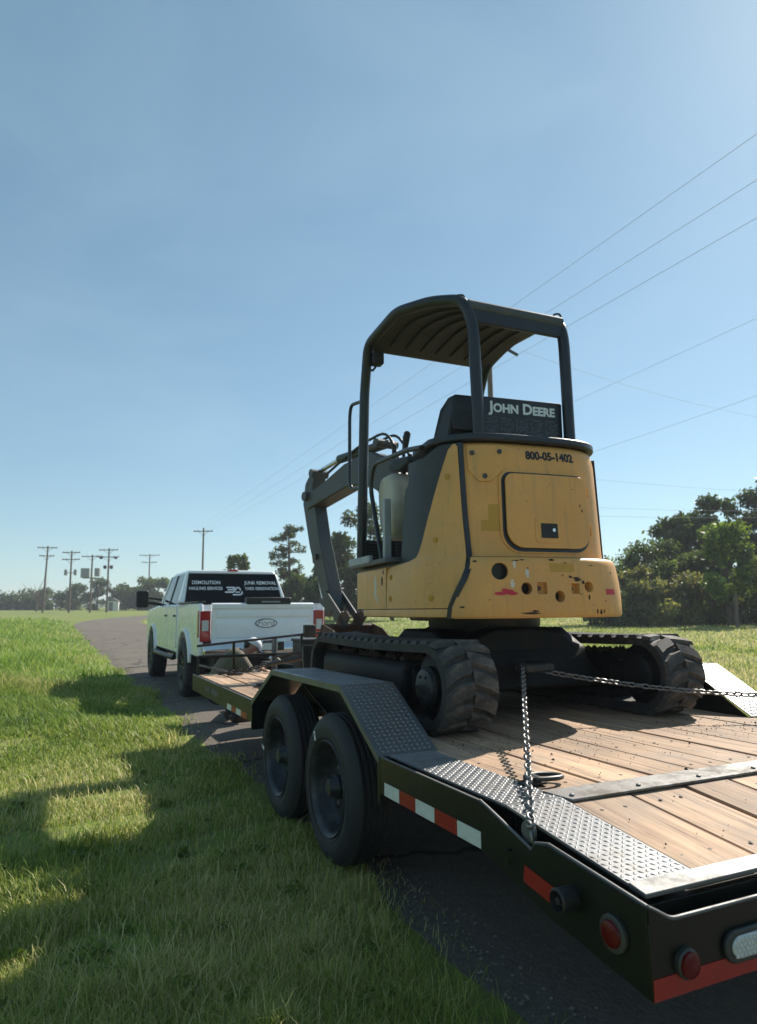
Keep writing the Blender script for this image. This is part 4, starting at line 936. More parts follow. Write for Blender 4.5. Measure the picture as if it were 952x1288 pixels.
for x, y, z in ((-.335, -.46, 2.645), (.385, -.475, 2.605)):
    Ub(MB().tube(filletpath([(x - .035, y, z), (x - .03, y, z + .035), (x + .02, y, z + .045), (x + .035, y, z - .01)], .02), .007, 8), 'lifting_eye', 'black_satin', smooth=True)
for p_ in ((-.262, -.52), (.405, -.52)): Ub(MB().box((p_[0], p_[1], 1.708), (.12, .12, .016)), 'post_foot', 'black_satin', bevel=.004)
for a, z in ((-2, 0), (3.5, 0)):
    x, y, _ = bp(a + 2, 0, .80); Ub(MB().cyl((x, y, 1.70), (x, y, 1.714), .012, 10), 'base_bolt', 'worn_steel')

# name board between the rear posts
bd = Ub(MB().prism(rrect(-.225, 1.70, .372, 2.005, .012), -.478, -.490, 'y'), 'name_board', 'sign_black', bevel=.002)
MY = Matrix(((1, 0, 0, 0), (0, 0, -1, 0), (0, 1, 0, 0), (0, 0, 0, 1)))
text('board_lettering', 'John Deere', .098, 'white_print', bd, Matrix.Translation((.075, -.4915, 1.938)) @ MY, extrude=.0008, offset=.0032, smallcaps=.80, sx=1.02)
mb = MB(); rg = random.Random(4)
for col in range(5):
    x0 = -.200 + col * .110
    for r in range(19):
        z = 1.875 - r * .0085; x = x0
        while x < x0 + .098:
            L = rg.uniform(.004, .02)
            if rg.random() < .75 and x + L < x0 + .10: mb.box((x + L / 2, -.4905, z), (L, .0012, .0038))
            x += L + .004
mb.build('board_small_print', 'grey_print', bd)['kind'] = 'stuff'

# operator station: seat, consoles, levers, rails, lamp
st = Ub(MB().prism([(-.10, 1.36), (.36, 1.38), (.40, 1.44), (.36, 1.50), (-.06, 1.49)], -.42, .02), 'seat_base', 'seat_vinyl', bevel=.03, seg=3)
sm = MB().prism([(-.02, 1.45), (-.13, 1.75), (-.20, 1.98), (-.24, 2.06), (-.31, 2.07), (-.34, 2.02), (-.32, 1.80), (-.24, 1.45)], -.43, .06)
sm.v = [(-.185 + (x + .185) * (1.0 if z < 1.8 else (.88 if z < 2.0 else .62)), y, z) for x, y, z in sm.v]
sb = Ub(sm, 'seat_back', 'seat_vinyl', bevel=.045, seg=4)
MB().box((-.19, -.338, 1.90), (.34, .012, .18), (R_(-4), 0, 0)).build('map_pocket', 'charcoal', sb, bevel=.008)
Ub(MB().box((-.20, .05, 1.20), (.46, .5, .36)), 'seat_pedestal', 'black_paint', bevel=.02)
cn = Ub(MB().prism([(.22, 1.14), (.14, 1.30), (.16, 1.54), (.22, 1.62), (.44, 1.62), (.50, 1.50), (.47, 1.26), (.36, 1.14)], -.60, -.42), 'left_console', 'beige_plastic', bevel=.045, seg=4)
Ub(MB().prism([(.0, 1.66), (.02, 1.70), (.30, 1.74), (.42, 1.70), (.40, 1.66), (.20, 1.63)], -.54, -.40), 'arm_rest', 'charcoal', bevel=.012)
Ub(MB().prism([(.10, 1.1), (.40, 1.1), (.40, 1.62), (.10, 1.62)], .10, .24), 'right_console', 'plastic_black', bevel=.02)
lv = Ub(MB().tube([(-.47, .26, 1.62), (-.47, .27, 1.78), (-.465, .24, 1.90)], [.012, .012, .020], 10), 'joystick', 'plastic_black', smooth=True)
MB().tube([(-.465, .255, 1.79), (-.463, .235, 1.86), (-.458, .22, 1.915), (-.456, .215, 1.93)], [.016, .024, .026, .014], 10).build('grip', 'plastic_black', lv, smooth=True)
l2 = Ub(MB().tube([(-.40, .62, .98), (-.42, .60, 1.70), (-.42, .60, 1.92)], [.011, .011, .014], 10), 'travel_lever', 'plastic_black', smooth=True)
MB().tube([(-.42, .60, 1.74), (-.42, .60, 1.92), (-.42, .60, 1.93)], [.019, .019, .008], 10).build('grip', 'plastic_black', l2, smooth=True)
l3 = Ub(MB().tube([(-.28, .62, .98), (-.29, .60, 1.66), (-.29, .60, 1.84)], [.011, .011, .014], 10), 'travel_lever', 'plastic_black', smooth=True)
MB().tube([(-.29, .60, 1.68), (-.29, .60, 1.85), (-.29, .60, 1.86)], [.019, .019, .008], 10).build('grip', 'plastic_black', l3, smooth=True)
Ub(MB().tube(filletpath([(-.615, -.42, 1.655), (-.63, -.20, 1.685), (-.64, .44, 1.72), (-.65, .50, 1.55), (-.62, .34, 1.00)], .07), .017, 10), 'grab_rail', 'black_satin', smooth=True)
Ub(MB().tube(filletpath([(-.665, .64, 2.26), (-.69, .86, 2.29), (-.70, .87, 2.20), (-.70, .88, 1.66), (-.69, .86, 1.60), (-.665, .66, 1.58)], .05), .014, 10), 'door_rail', 'black_satin', smooth=True)
lp = Ub(MB().tube([(-.66, .55, 2.49), (-.61, .54, 2.48), (-.60, .50, 2.50)], .010, 8), 'lamp_bracket', 'black_satin', smooth=True)
MB().prism(rrect(-.045, -.05, .045, .05, .018), -.04, .04, 'y').build('lamp', 'plastic_black', lp, bevel=.01, loc=(-.592, .49, 2.555))
for k in range(4):
    x = -.30 + k * .06; Ub(MB().tube(smoothpath([(x, .74, .98), (x - .03, .86, 1.30), (x + .02, .95, 1.60), (x + .05, 1.10, 1.72), (x * .5, 1.30, 1.62)], 6), .012, 8), 'hydraulic_hose', 'hose', smooth=True)
Ub(MB().box((.05, .80, 1.30), (.90, .06, .66)), 'front_screen_frame', 'black_paint', bevel=.02)

# boom, dipper arm, bucket (the boom swings left of the centre line)
Bs = Vector((.02, .98, .80)); Bt = Vector((-.50, 2.90, 1.86))
bd_ = (Bt - Bs); bd_.z = 0; bl = bd_.length; bd_.normalize(); bs = Vector((bd_.y, -bd_.x, 0))
MBm = Matrix(((bs.x, bd_.x, 0, Bs.x), (bs.y, bd_.y, 0, Bs.y), (0, 0, 1, 0), (0, 0, 0, 1)))   # local: x side, y along, z up
def Bp(mb, name, m, parent=None, **k): mb.xf(MBm); return Ub(mb, name, m, parent, **k)
Ub(MB().prism(rrect(-.16, .62, .20, 1.06, .08), .56, .98, 'z'), 'swing_post', 'boom_grey', bevel=.02)
def thick(center, ws):
    """closed profile in (y,z) from a centre line and half widths"""
    P = [Vector(c) for c in center]; up = []; lo = []
    for i in range(len(P)):
        d = (P[min(i + 1, len(P) - 1)] - P[max(i - 1, 0)]).normalized(); n = Vector((-d.y, d.x)); up.append(P[i] + n * ws[i]); lo.append(P[i] - n * ws[i])
    return [tuple(p) for p in up + lo[::-1]]
bc = [(0, .80), (.10, 1.15), (.28, 1.54), (.52, 1.85), (.80, 1.97), (1.20, 1.96), (1.65, 1.86), (bl, 1.79)]
boom = Bp(MB().prism(thick(bc, [.10, .12, .15, .17, .15, .12, .09, .075]), -.095, .095), 'boom', 'boom_grey', bevel=.012)
Bp(MB().cyl((-.13, bl, 1.86), (.13, bl, 1.86), .05, 20), 'boom_pin', 'boom_grey', boom, smooth=True)
Bp(MB().cyl((-.12, .62, 2.17), (.12, .62, 2.17), .04, 16), 'boom_pin', 'boom_grey', boom, smooth=True)
cy = Bp(MB().cyl((0, .62, 2.17), (0, 1.45, 2.18), .045, 16), 'arm_cylinder', 'boom_grey', smooth=True)
Bp(MB().cyl((0, 1.42, 2.18), (0, 2.05, 2.10), .022, 12), 'cylinder_rod', 'chrome', cy, smooth=True)
cy = Bp(MB().cyl((0, .10, .70), (0, .52, 1.55), .045, 16), 'boom_cylinder', 'boom_grey', smooth=True)
Bp(MB().cyl((0, .50, 1.53), (0, .60, 1.80), .025, 12), 'cylinder_rod', 'chrome', cy, smooth=True)
for sx in (-.06, .06): Bp(MB().tube(smoothpath([(sx, .15, 1.15), (sx * 1.3, .22, 1.72), (sx, .48, 2.20), (sx, .80, 2.24), (sx, 1.2, 2.16), (sx, 1.6, 2.05)], 6), .013, 8), 'hydraulic_hose', 'hose', smooth=True)
ac = [(bl - .10, 2.10), (bl - .01, 1.98), (bl, 1.82), (bl - .14, 1.35), (bl - .36, .86), (bl - .46, .62)]
arm = Bp(MB().prism(thick(ac, [.045, .085, .12, .11, .085, .06]), -.075, .075), 'dipper_arm', 'boom_grey', bevel=.01)
Bp(MB().cyl((-.10, bl - .10, 2.10), (.10, bl - .10, 2.10), .045, 16), 'arm_pin', 'boom_grey', arm, smooth=True)
Bp(MB().box((-.02, bl - .20, 1.20), (.17, .05, .06)), 'arm_bracket', 'boom_grey', arm, bevel=.006)
cy = Bp(MB().cyl((0, bl + .10, 1.78), (0, bl - .06, 1.15), .042, 16), 'bucket_cylinder', 'boom_grey', smooth=True)
Bp(MB().cyl((0, bl - .05, 1.17), (0, bl - .22, .74), .022, 12), 'cylinder_rod', 'chrome', cy, smooth=True)
for sx in (-.09, .09): Bp(MB().bar((sx, bl - .40, .82), (sx, bl - .80, .50), .02, .07), 'bucket_link', 'boom_grey', bevel=.005)
Bp(MB().bar((0, bl - .22, .76), (0, bl - .60, .56), .12, .06), 'bucket_link', 'boom_grey', bevel=.008)
by = bl - .98
bk = Bp(MB().prism([(by + .30, .52), (by + .38, .30), (by + .34, .10), (by + .18, .02), (by - .06, .03), (by - .26, .20), (by - .24, .23), (by - .05, .075), (by + .17, .065), (by + .30, .13), (by + .335, .30), (by + .26, .50)], -.29, .29), 'bucket', 'rust', bevel=.006)
for sx in (-.29, .275): Bp(MB().prism([(by + .30, .52), (by + .38, .30), (by + .34, .10), (by + .18, .02), (by - .06, .03), (by - .26, .20), (by - .10, .34), (by + .10, .47)], sx, sx + .015), 'bucket_side', 'rust', bk, bevel=.003)
for k in range(4): Bp(MB().prism([(by - .22, .24), (by - .20, .19), (by - .36, .26), (by - .37, .28)], -.26 + k * .15, -.21 + k * .15), 'bucket_tooth', 'worn_steel', bk, bevel=.004)
for sx in (-.10, .08): Bp(MB().prism([(by + .38, .30), (by + .36, .50), (by + .28, .62), (by + .16, .64), (by + .10, .58), (by + .22, .48)], sx, sx + .02), 'bucket_ear', 'rust', bk, bevel=.004)
# hook plate chains pull on, under the body
hk = E_(MB().prism([(-.10, -.50), (.06, -.50), (.0, -.74), (-.20, -.74), (-.24, -.68)], .28, .33, 'z'), 'tow_hook', 'black_paint', bevel=.012)

# ------------------------------------------------------------------ chains
def link_mesh(name, L=.052, Wd=.036, r=.0055):
    a = L / 2 - Wd / 2; c = Wd / 2 - r; P = [(a + c * math.cos(t), c * math.sin(t), 0) for t in np.linspace(-math.pi / 2, math.pi / 2, 6)] + [(-a - c * math.cos(t), -c * math.sin(t), 0) for t in np.linspace(-math.pi / 2, math.pi / 2, 6)]
    return MB().tube(P, r, 6, closed=True).mesh(name)
def chain(pts, m, label, pitch=.040, name='chain', L=.052, Wd=.036, r=.0055, sag=0.):
    P = [Vector(tw(*p)) for p in pts]
    root = empty(name, P[0], 0, label, 'chain'); me = link_mesh('link', L, Wd, r); me.materials.append(MATS[m])
    for p in me.polygons: p.use_smooth = True
    segs = [(P[i], P[i + 1]) for i in range(len(P) - 1)]; tot = sum((b - a).length for a, b in segs); n = max(2, int(tot / pitch)); rg = random.Random(2)
    for k in range(n):
        d = (k + .5) / n * tot
        for a, b in segs:
            l = (b - a).length
            if d <= l: t = d / l; p = a.lerp(b, t); dr = (b - a).normalized(); break
            d -= l
        x = dr; z = Vector((0, 0, 1)) if abs(x.z) < .95 else Vector((0, 1, 0)); y = z.cross(x).normalized(); z = x.cross(y)
        ang = math.pi / 4 + (math.pi / 2 if k % 2 else 0) + rg.uniform(-.22, .22)
        y2 = y * math.cos(ang) + z * math.sin(ang); z2 = x.cross(y2)
        M = Matrix((x, y2, z2)).transposed().to_4x4(); M.translation = p - P[0]
        o = bpy.data.objects.new('chain_link', me); COL.objects.link(o); o.parent = root; o.matrix_local = M
    return root
def sagging(a, b, n, s):
    a = Vector(a); b = Vector(b); return [tuple(a.lerp(b, i / n) - Vector((0, 0, s * 4 * (i / n) * (1 - i / n)))) for i in range(n + 1)]
chain([(.022, -1.575, .60)] + sagging((.024, -1.56, .655), (1.17, .02, .995), 6, .008), 'chain_steel', 'taut steel chain rising from the rail slot to the machine, shadow on the planks')
chain(sagging((1.22, .0, .965), (2.46, -.64, .805), 8, .030) + [(2.52, -.68, .76), (2.56, -.70, .70), (2.60, -.71, .672)], 'chain_steel', 'slack chain crossing behind the right track to the far fender')
chain([(2.46, -.635, .80), (2.47, -.66, .74), (2.45, -.68, .672)], 'chain_steel', 'short loose chain tail hanging at the far fender', name='chain')
# front chain with lever binder
chain(sagging((.20, 3.80, .690), (.60, 3.32, .80), 4, .01), 'dark_chain', 'dark rusty chain slanting from the front deck corner up to the lever binder', pitch=.046, L=.06, Wd=.045, r=.008)
bn = empty('lever_binder', tw(.60, 3.32, .80), YAW, 'black lever binder tightening the dark chain over the front planks', 'binder')
d = Vector((.42, -.50, .135)); 
MB().tube([(0, 0, 0), d * .3], .022, 10).build('binder_barrel', 'black_paint', bn, smooth=True)
MB().tube([d * .28, d * .75], .030, 10).build('binder_body', 'black_paint', bn, smooth=True)
MB().tube([d * .2, d * .2 + Vector((-.05, .02, .05)), d * .75 + Vector((-.03, .02, .04))], .013, 8).build('binder_handle', 'black_paint', bn, smooth=True)
chain([tuple(Vector((.60, 3.32, .80)) + d * .72), (EL - .35, 2.02, DECK + .30)], 'dark_chain', 'dark chain running from the lever binder to the dozer blade arm', pitch=.046, L=.06, Wd=.045, r=.008)

# ------------------------------------------------------------------ pickup truck
TS = .955
trk = empty('pickup_truck', tw(1.50, 7.95, 0), YAW, 'white crew-cab pickup with black towing mirrors hitched to the trailer', 'pickup truck')
trk.scale = (TS, TS, TS)
def K(mb, name, m, parent=None, **k): return mb.build(name, m, parent or trk, **k)
def side_poly(y0, y1, zb, zt, arches, ztf=None):
    pts = [(y0, zb)]
    for ay, r, az in arches:
        a0 = math.degrees(math.acos(max(-1, min(1, (zb - az) / r * 0 + 0)))) if False else 0
        base = math.degrees(math.asin(max(-1, min(1, (zb - az) / r))))
        pts += [(ay - r * math.cos(R_(t)), az + r * math.sin(R_(t))) for t in np.linspace(base, 180 - base, 18)]
    pts += [(y1, zb)]
    return pts
AR = [(0, .56, .50)]
for sx in (-1, 1):
    # bed side
    lo = side_poly(-1.22, .70, .70, 0, AR)
    bedp = lo + [(.70, 1.50), (-1.18, 1.50), (-1.22, 1.44)]
    bs_ = K(MB().prism(bedp, sx * .93, sx * 1.00), 'bed_side', 'truck_white', bevel=.025, seg=3)
    ring = [(0 + r * math.cos(R_(t)), .50 + r * math.sin(R_(t))) for r, ts in ((.60, np.linspace(8, 172, 20)), (.545, np.linspace(172, 8, 20))) for t in ts]
    MB().prism(ring, sx * .98, sx * 1.035).build('arch_flare', 'truck_white', bs_, bevel=.015)
    MB().box((sx * .955, -.25, 1.515), (.11, 1.85, .03)).build('bed_rail_cap', 'truck_black', bs_, bevel=.008)
    # cab doors + front wing
    cabp = [(.72, .66)] + [(2.9, .66)] + [(4.06 - .58 * math.cos(R_(t)), .50 + .58 * math.sin(R_(t))) for t in np.linspace(16, 164, 18)] + [(5.05, .66), (5.08, 1.25), (4.9, 1.42), (3.25, 1.50), (.72, 1.50)]
    cs = K(MB().prism(cabp, sx * .93, sx * 1.00), 'cab_side', 'truck_white', bevel=.03, seg=3)
    ring = [(4.06 + r * math.cos(R_(t)), .50 + r * math.sin(R_(t))) for r, ts in ((.62, np.linspace(8, 172, 20)), (.565, np.linspace(172, 8, 20))) for t in ts]
    MB().prism(ring, sx * .98, sx * 1.035).build('arch_flare', 'truck_white', cs, bevel=.015)
    for y0, y1 in ((.86, 1.86), (1.90, 2.95)):
        dr = MB().prism(rrect(y0, .74, y1, 1.47, .05), sx * 1.0005, sx * 1.012).build('door', 'truck_white', cs, bevel=.008)
        MB().box((sx * 1.025, y0 + .14, 1.30), (.03, .18, .035)).build('door_handle', 'truck_black', dr, bevel=.008)
    st_ = K(MB().tube([(sx * 1.02, .78, .60), (sx * 1.05, .84, .58), (sx * 1.05, 3.1, .58), (sx * 1.02, 3.2, .60)], .045, 10), 'side_step', 'truck_black', smooth=True)
    for y in (1.0, 2.0, 3.0): MB().bar((sx * 1.04, y, .60), (sx * .80, y, .70), .04, .03).build('step_bracket', 'truck_black', st_)
    # towing mirror
    mr_ = K(MB().tube([(sx * .98, 2.98, 1.52), (sx * 1.30, 2.95, 1.56)], .030, 8).tube([(sx * .98, 2.98, 1.62), (sx * 1.30, 2.95, 1.66)], .022, 8), 'mirror_arm', 'plastic_black', smooth=True)
    MB().prism(rrect(sx * 1.36 - .12, 1.46, sx * 1.36 + .12, 1.80, .05), 2.88, 3.02, 'y').build('mirror_head', 'plastic_black', mr_, bevel=.025, seg=3)
    # tail lamp
    tl_ = K(MB().prism([(sx * .985 - sx * .16 * q, z) for q, z in ((0, 1.38), (1, 1.38), (1, .92), (0, .92))], -1.225, -1.16, 'y'), 'tail_lamp', 'tail_red', bevel=.012)
    MB().box((sx * .905, -1.226, 1.16), (.10, .02, .16)).build('reverse_lens', 'clear_lens', tl_, bevel=.006)
    MB().box((sx * 1.001, -1.17, 1.185), (.012, .09, .40)).build('lamp_side', 'tail_red', tl_, bevel=.004)
# tailgate
tg = K(MB().box((0, -1.185, 1.18), (1.62, .07, .58)), 'tailgate', 'truck_white', bevel=.02, seg=3)
MB().prism([(-1.218, 1.40), (-1.236, 1.42), (-1.236, 1.48), (-1.20, 1.50), (-1.15, 1.49), (-1.15, 1.40)], -.81, .81).build('gate_spoiler', 'truck_white', tg, bevel=.008)
MB().prism([(-1.215, .96), (-1.232, .98), (-1.232, 1.21), (-1.226, 1.235), (-1.215, 1.25)], -.74, .74).build('gate_panel', 'truck_white', tg, bevel=.006)
MB().prism([(-1.215, 1.27), (-1.230, 1.285), (-1.230, 1.36), (-1.215, 1.38)], -.74, .74).build('gate_panel', 'truck_white', tg, bevel=.006)
ov = lambda a, b, n=36: [(.03 + a * math.cos(2 * math.pi * k / n), 1.185 + b * math.sin(2 * math.pi * k / n)) for k in range(n)]
em = MB().prism(ov(.175, .070), -1.232, -1.245, 'y').build('oval_emblem', 'rim_grey', tg, bevel=.004)
MB().prism(ov(.160, .058), -1.245, -1.247, 'y').build('emblem_field', 'truck_white', em)
me = text_mesh('Ford', .125, extrude=.001, offset=.001, sx=1.15)
for v in me.vertices: v.co.x += v.co.y * .25
me.transform(Matrix.Translation((.03, -1.2475, 1.185)) @ MY); link('emblem_script', me, 'light_grey', em)
tp = K(MB().prism(rrect(-.29, 1.475, .43, 1.585, .03), -1.25, -1.12, 'y'), 'tailgate_pad', 'plastic_black', bevel=.015)
MB().box((.10, -1.252, 1.515), (.30, .006, .022)).build('pad_label', 'transformer_grey', tp)
K(MB().box((0, -.25, .92), (1.84, 1.86, .06)), 'bed_floor', 'truck_black')
K(MB().box((0, .66, 1.2), (1.86, .05, .58)), 'bed_front', 'truck_white')
bm_ = K(MB().prism([(-1.42, .72), (-1.44, .80), (-1.40, .90), (-1.18, .91), (-1.18, .72)], -.96, .96), 'rear_bumper', 'chrome', bevel=.025, seg=3)
MB().box((0, -1.425, .84), (.52, .05, .13)).build('plate_recess', 'truck_black', bm_, bevel=.01)
MB().prism(rrect(-.15, .79, .15, .89, .01), -1.452, -1.456, 'y').build('licence_plate', 'white_tape', bm_)
K(MB().box((0, -1.42, .60), (.09, .34, .09)), 'hitch_bar', 'truck_black', bevel=.008)
K(MB().lathe([(0, .02), (.03, .02), (.05, .032), (.08, .022), (.085, .004)], 16, 'z', (0, -1.60, .62)), 'tow_ball', 'chrome', smooth=True)
K(MB().box((0, 1.9, .62), (1.5, 6.2, .20)), 'chassis', 'truck_black')
K(MB().cyl((-.9, 0, .46), (.9, 0, .46), .09).lathe([(-.16, .10), (-.10, .19), (.10, .19), (.16, .10)], 20, 'x', (.0, 0, .46)), 'rear_axle', 'truck_black', smooth=True)
# greenhouse: pillars, roof, glass
def gh(z):  # half width, rear y, front y at height z
    t = (z - 1.50) / .62; return (.985 - .17 * t, .74 + .20 * t * t + .04 * t, 3.30 - .62 * t)
z0, z1 = 1.495, 2.06
(w0_, r0_, f0_), (w1_, r1_, f1_) = gh(z0), gh(z1)
rp = []
K(MB().add([(-w1_, r1_, 2.05), (w1_, r1_, 2.05), (w1_, f1_, 2.05), (-w1_, f1_, 2.05), (-w1_ + .05, r1_ + .04, 2.12), (w1_ - .05, r1_ + .04, 2.12), (w1_ - .06, f1_ - .20, 2.13), (-w1_ + .06, f1_ - .20, 2.13), (0, r1_ - .01, 2.125), (0, r1_, 2.05)],
           [(0, 3, 2, 1, 9), (0, 9, 8, 4), (9, 1, 5, 8), (4, 8, 5, 6, 7), (1, 2, 6, 5), (2, 3, 7, 6), (3, 0, 4, 7)]), 'roof', 'truck_white', bevel=.03, seg=3)
K(MB().box((.0, r1_ + .01, 2.118), (.18, .06, .035)), 'high_brake_lamp', 'tail_red', bevel=.01)
for sx in (-1, 1):
    K(MB().add([(sx * w0_, r0_, z0), (sx * (w0_ - .17), r0_ - .02, z0), (sx * (w1_ - .05), r1_, 2.06), (sx * w1_, r1_, 2.06), (sx * w0_, r0_ + .22, z0), (sx * (w0_ - .10), r0_ + .22, z0), (sx * (w1_ - .05), r1_ + .18, 2.06), (sx * w1_, r1_ + .18, 2.06)],
               [(0, 1, 2, 3), (4, 7, 6, 5), (0, 3, 7, 4), (1, 5, 6, 2), (0, 4, 5, 1), (3, 2, 6, 7)]), 'rear_pillar', 'truck_white', bevel=.02)
    for yb0, yb1 in ((1.86, 1.96), (2.98, 3.12)):
        t = .0; K(MB().add([(sx * w0_, yb0, z0), (sx * w0_, yb1, z0), (sx * (w0_ - .07), yb1, z0), (sx * (w0_ - .07), yb0, z0), (sx * w1_, yb0 - (.32 if yb0 > 2.5 else 0), 2.06), (sx * w1_, yb1 - (.32 if yb0 > 2.5 else 0), 2.06), (sx * (w1_ - .07), yb1 - (.32 if yb0 > 2.5 else 0), 2.06), (sx * (w1_ - .07), yb0 - (.32 if yb0 > 2.5 else 0), 2.06)],
                           [(0, 1, 2, 3), (4, 7, 6, 5), (0, 4, 5, 1), (1, 5, 6, 2), (2, 6, 7, 3), (3, 7, 4, 0)]), 'door_pillar', 'truck_black' if yb0 < 2.5 else 'truck_white', bevel=.008)
    for yb0, yb1, yt0, yt1 in ((r0_ + .20, 1.90, r1_ + .17, 1.90), (1.92, 3.02, 1.92, 2.70)):
        K(MB().add([(sx * (w0_ - .012), yb0, z0), (sx * (w0_ - .012), yb1, z0), (sx * (w1_ - .012), yt1, 2.055), (sx * (w1_ - .012), yt0, 2.055), (sx * (w0_ - .02), yb0, z0), (sx * (w0_ - .02), yb1, z0), (sx * (w1_ - .02), yt1, 2.055), (sx * (w1_ - .02), yt0, 2.055)],
                   [(0, 1, 2, 3), (7, 6, 5, 4), (0, 4, 5, 1), (1, 5, 6, 2), (2, 6, 7, 3), (3, 7, 4, 0)]), 'side_window', 'glass_dark')
K(MB().add([(-w0_ + .05, 3.20, z0), (w0_ - .05, 3.20, z0), (w1_ - .05, f1_, 2.06), (-w1_ + .05, f1_, 2.06), (-w0_ + .05, 3.17, z0), (w0_ - .05, 3.17, z0), (w1_ - .05, f1_ - .03, 2.06), (-w1_ + .05, f1_ - .03, 2.06)],
           [(0, 1, 2, 3), (7, 6, 5, 4), (0, 4, 5, 1), (1, 5, 6, 2), (2, 6, 7, 3), (3, 7, 4, 0)]), 'windshield', 'glass_dark')
rw0 = Vector((0, r0_ - .008, z0)); rw1 = Vector((0, r1_ - .008, 2.055))
rw = K(MB().add([(-w0_ + .09, rw0.y - .016, z0), (w0_ - .09, rw0.y - .016, z0), (w1_ - .03, rw1.y - .004, 2.055), (-w1_ + .03, rw1.y - .004, 2.055), (-w0_ + .09, rw0.y + .02, z0), (w0_ - .09, rw0.y + .02, z0), (w1_ - .03, rw1.y + .02, 2.055), (-w1_ + .03, rw1.y + .02, 2.055)],
                [(0, 1, 2, 3), (7, 6, 5, 4), (0, 4, 5, 1), (1, 5, 6, 2), (2, 6, 7, 3), (3, 7, 4, 0)]), 'rear_window', 'glass_dark')
up = (rw1 - rw0).normalized(); nrm = Vector((1, 0, 0)).cross(up)
def on_window(x, t): p = rw0.lerp(rw1, t); return Matrix(((1, up.x, nrm.x, x), (0, up.y, nrm.y, p.y - .014 + nrm.y * .004), (0, up.z, nrm.z, p.z + nrm.z * .003), (0, 0, 0, 1)))
for x, t, s_, sz in ((-.50, .70, 'DEMOLITION', .092), (-.51, .51, 'HAULING SERVICES', .082), (.50, .70, 'JUNK REMOVAL', .092), (.52, .51, 'YARD RENOVATION', .082)):
    text('window_lettering', s_, sz, 'white_print', rw, on_window(x, t), extrude=.0005, offset=.0018, sx=.92 if len(s_) < 14 else .84)
lg = MB()     # the stylised letters logo: slanted streaks that turn into the second letter
def streak(pts, wd): 
    for (xa, ya), (xb, yb) in zip(pts, pts[1:]): 
        d = Vector((xb - xa, yb - ya)); n = Vector((-d.y, d.x)).normalized() * wd / 2
        lg.add([(xa + n.x, ya + n.y, 0), (xb + n.x, yb + n.y, 0), (xb - n.x, yb - n.y, 0), (xa - n.x, ya - n.y, 0)], [(0, 1, 2, 3)])
streak([(-.14, .075), (.02, .075), (-.03, .03), (-.12, .03)], .026); streak([(-.17, -.015), (-.02, -.015), (.06, .075), (.09, .075), (.12, .02)], .026)
streak([(-.03, -.065), (.10, -.065), (.14, -.045), (.14, .0)], .026); streak([(.02, -.015), (.10, -.015)], .022)
lg.xf(on_window(.0, .42)); K(lg, 'window_logo', 'white_print', rw)
# bonnet and nose
K(MB().prism([(3.15, 1.44), (3.25, 1.52), (4.95, 1.42), (5.10, 1.25), (5.10, .72), (4.75, .72), (4.75, 1.2), (3.15, 1.2)], -.95, .95), 'bonnet', 'truck_white', bevel=.03, seg=3)
K(MB().box((0, 5.16, .70), (1.9, .16, .26)), 'front_bumper', 'chrome', bevel=.03)
K(MB().box((0, 2.0, 1.46), (1.84, 2.4, .03)), 'dash_deck', 'truck_black')
for x in (-.42, .42):
    for y in (1.35, 2.45): K(MB().box((x, y, 1.62), (.46, .16, .50)).box((x, y, 1.92), (.26, .12, .16)), 'cab_seat', 'truck_black', bevel=.04, seg=3)
# truck wheels
def truck_wheel(loc, rz, first=None):
    if first: return copytree(first, trk, loc, (0, 0, rz))
    r = bpy.data.objects.new('wheel', None); COL.objects.link(r); r.parent = trk; r.location = loc; r.rotation_euler = (0, 0, rz)
    h = .155; R = .47
    ty = MB().lathe([(-h + .02, .27), (-h - .002, .30), (-h - .006, .36), (-h + .004, .42), (-h + .025, .452), (-h + .05, R - .008), (-h + .07, R), (h - .07, R), (h - .05, R - .008), (h - .025, .452), (h - .004, .42), (h + .006, .36), (h + .002, .30), (h - .02, .27), (-h + .02, .27)], 48, 'x', cap=False).build('tyre', 'tyre', r, smooth=True)
    mb = MB()
    for k in range(36):
        for q, ph in ((-.105, 0), (-.035, .5), (.035, 0), (.105, .5)):
            a = 2 * math.pi * (k + ph) / 36; mb.box((q, (R + .002) * math.cos(a), (R + .002) * math.sin(a)), (.055, .016, .055), (a, 0, 0))
    mb.build('tread_blocks', 'tyre', ty)['kind'] = 'stuff'
    rim = MB().lathe([(-h + .02, .275), (-h + .005, .265), (-h + .02, .245), (-h + .06, .235), (-h + .075, .12), (-h + .04, .09), (-h + .03, .07), (-h + .03, .005)], 36, 'x', cap=False).build('rim', 'truck_black', r, smooth=True)
    for k in range(8): a = k * math.pi / 4; MB().bar((-h + .035, .06 * math.cos(a), .06 * math.sin(a)), (-h + .03, .25 * math.cos(a), .25 * math.sin(a)), .05, .03, (1, 0, 0)).build('spoke', 'truck_black', rim, bevel=.006)
    return r
tw0 = truck_wheel((-.885, 0, .47), 0)
truck_wheel((-.885, 4.06, .47), 0, tw0); truck_wheel((.885, 0, .47), math.pi, tw0); truck_wheel((.885, 4.06, .47), math.pi, tw0)

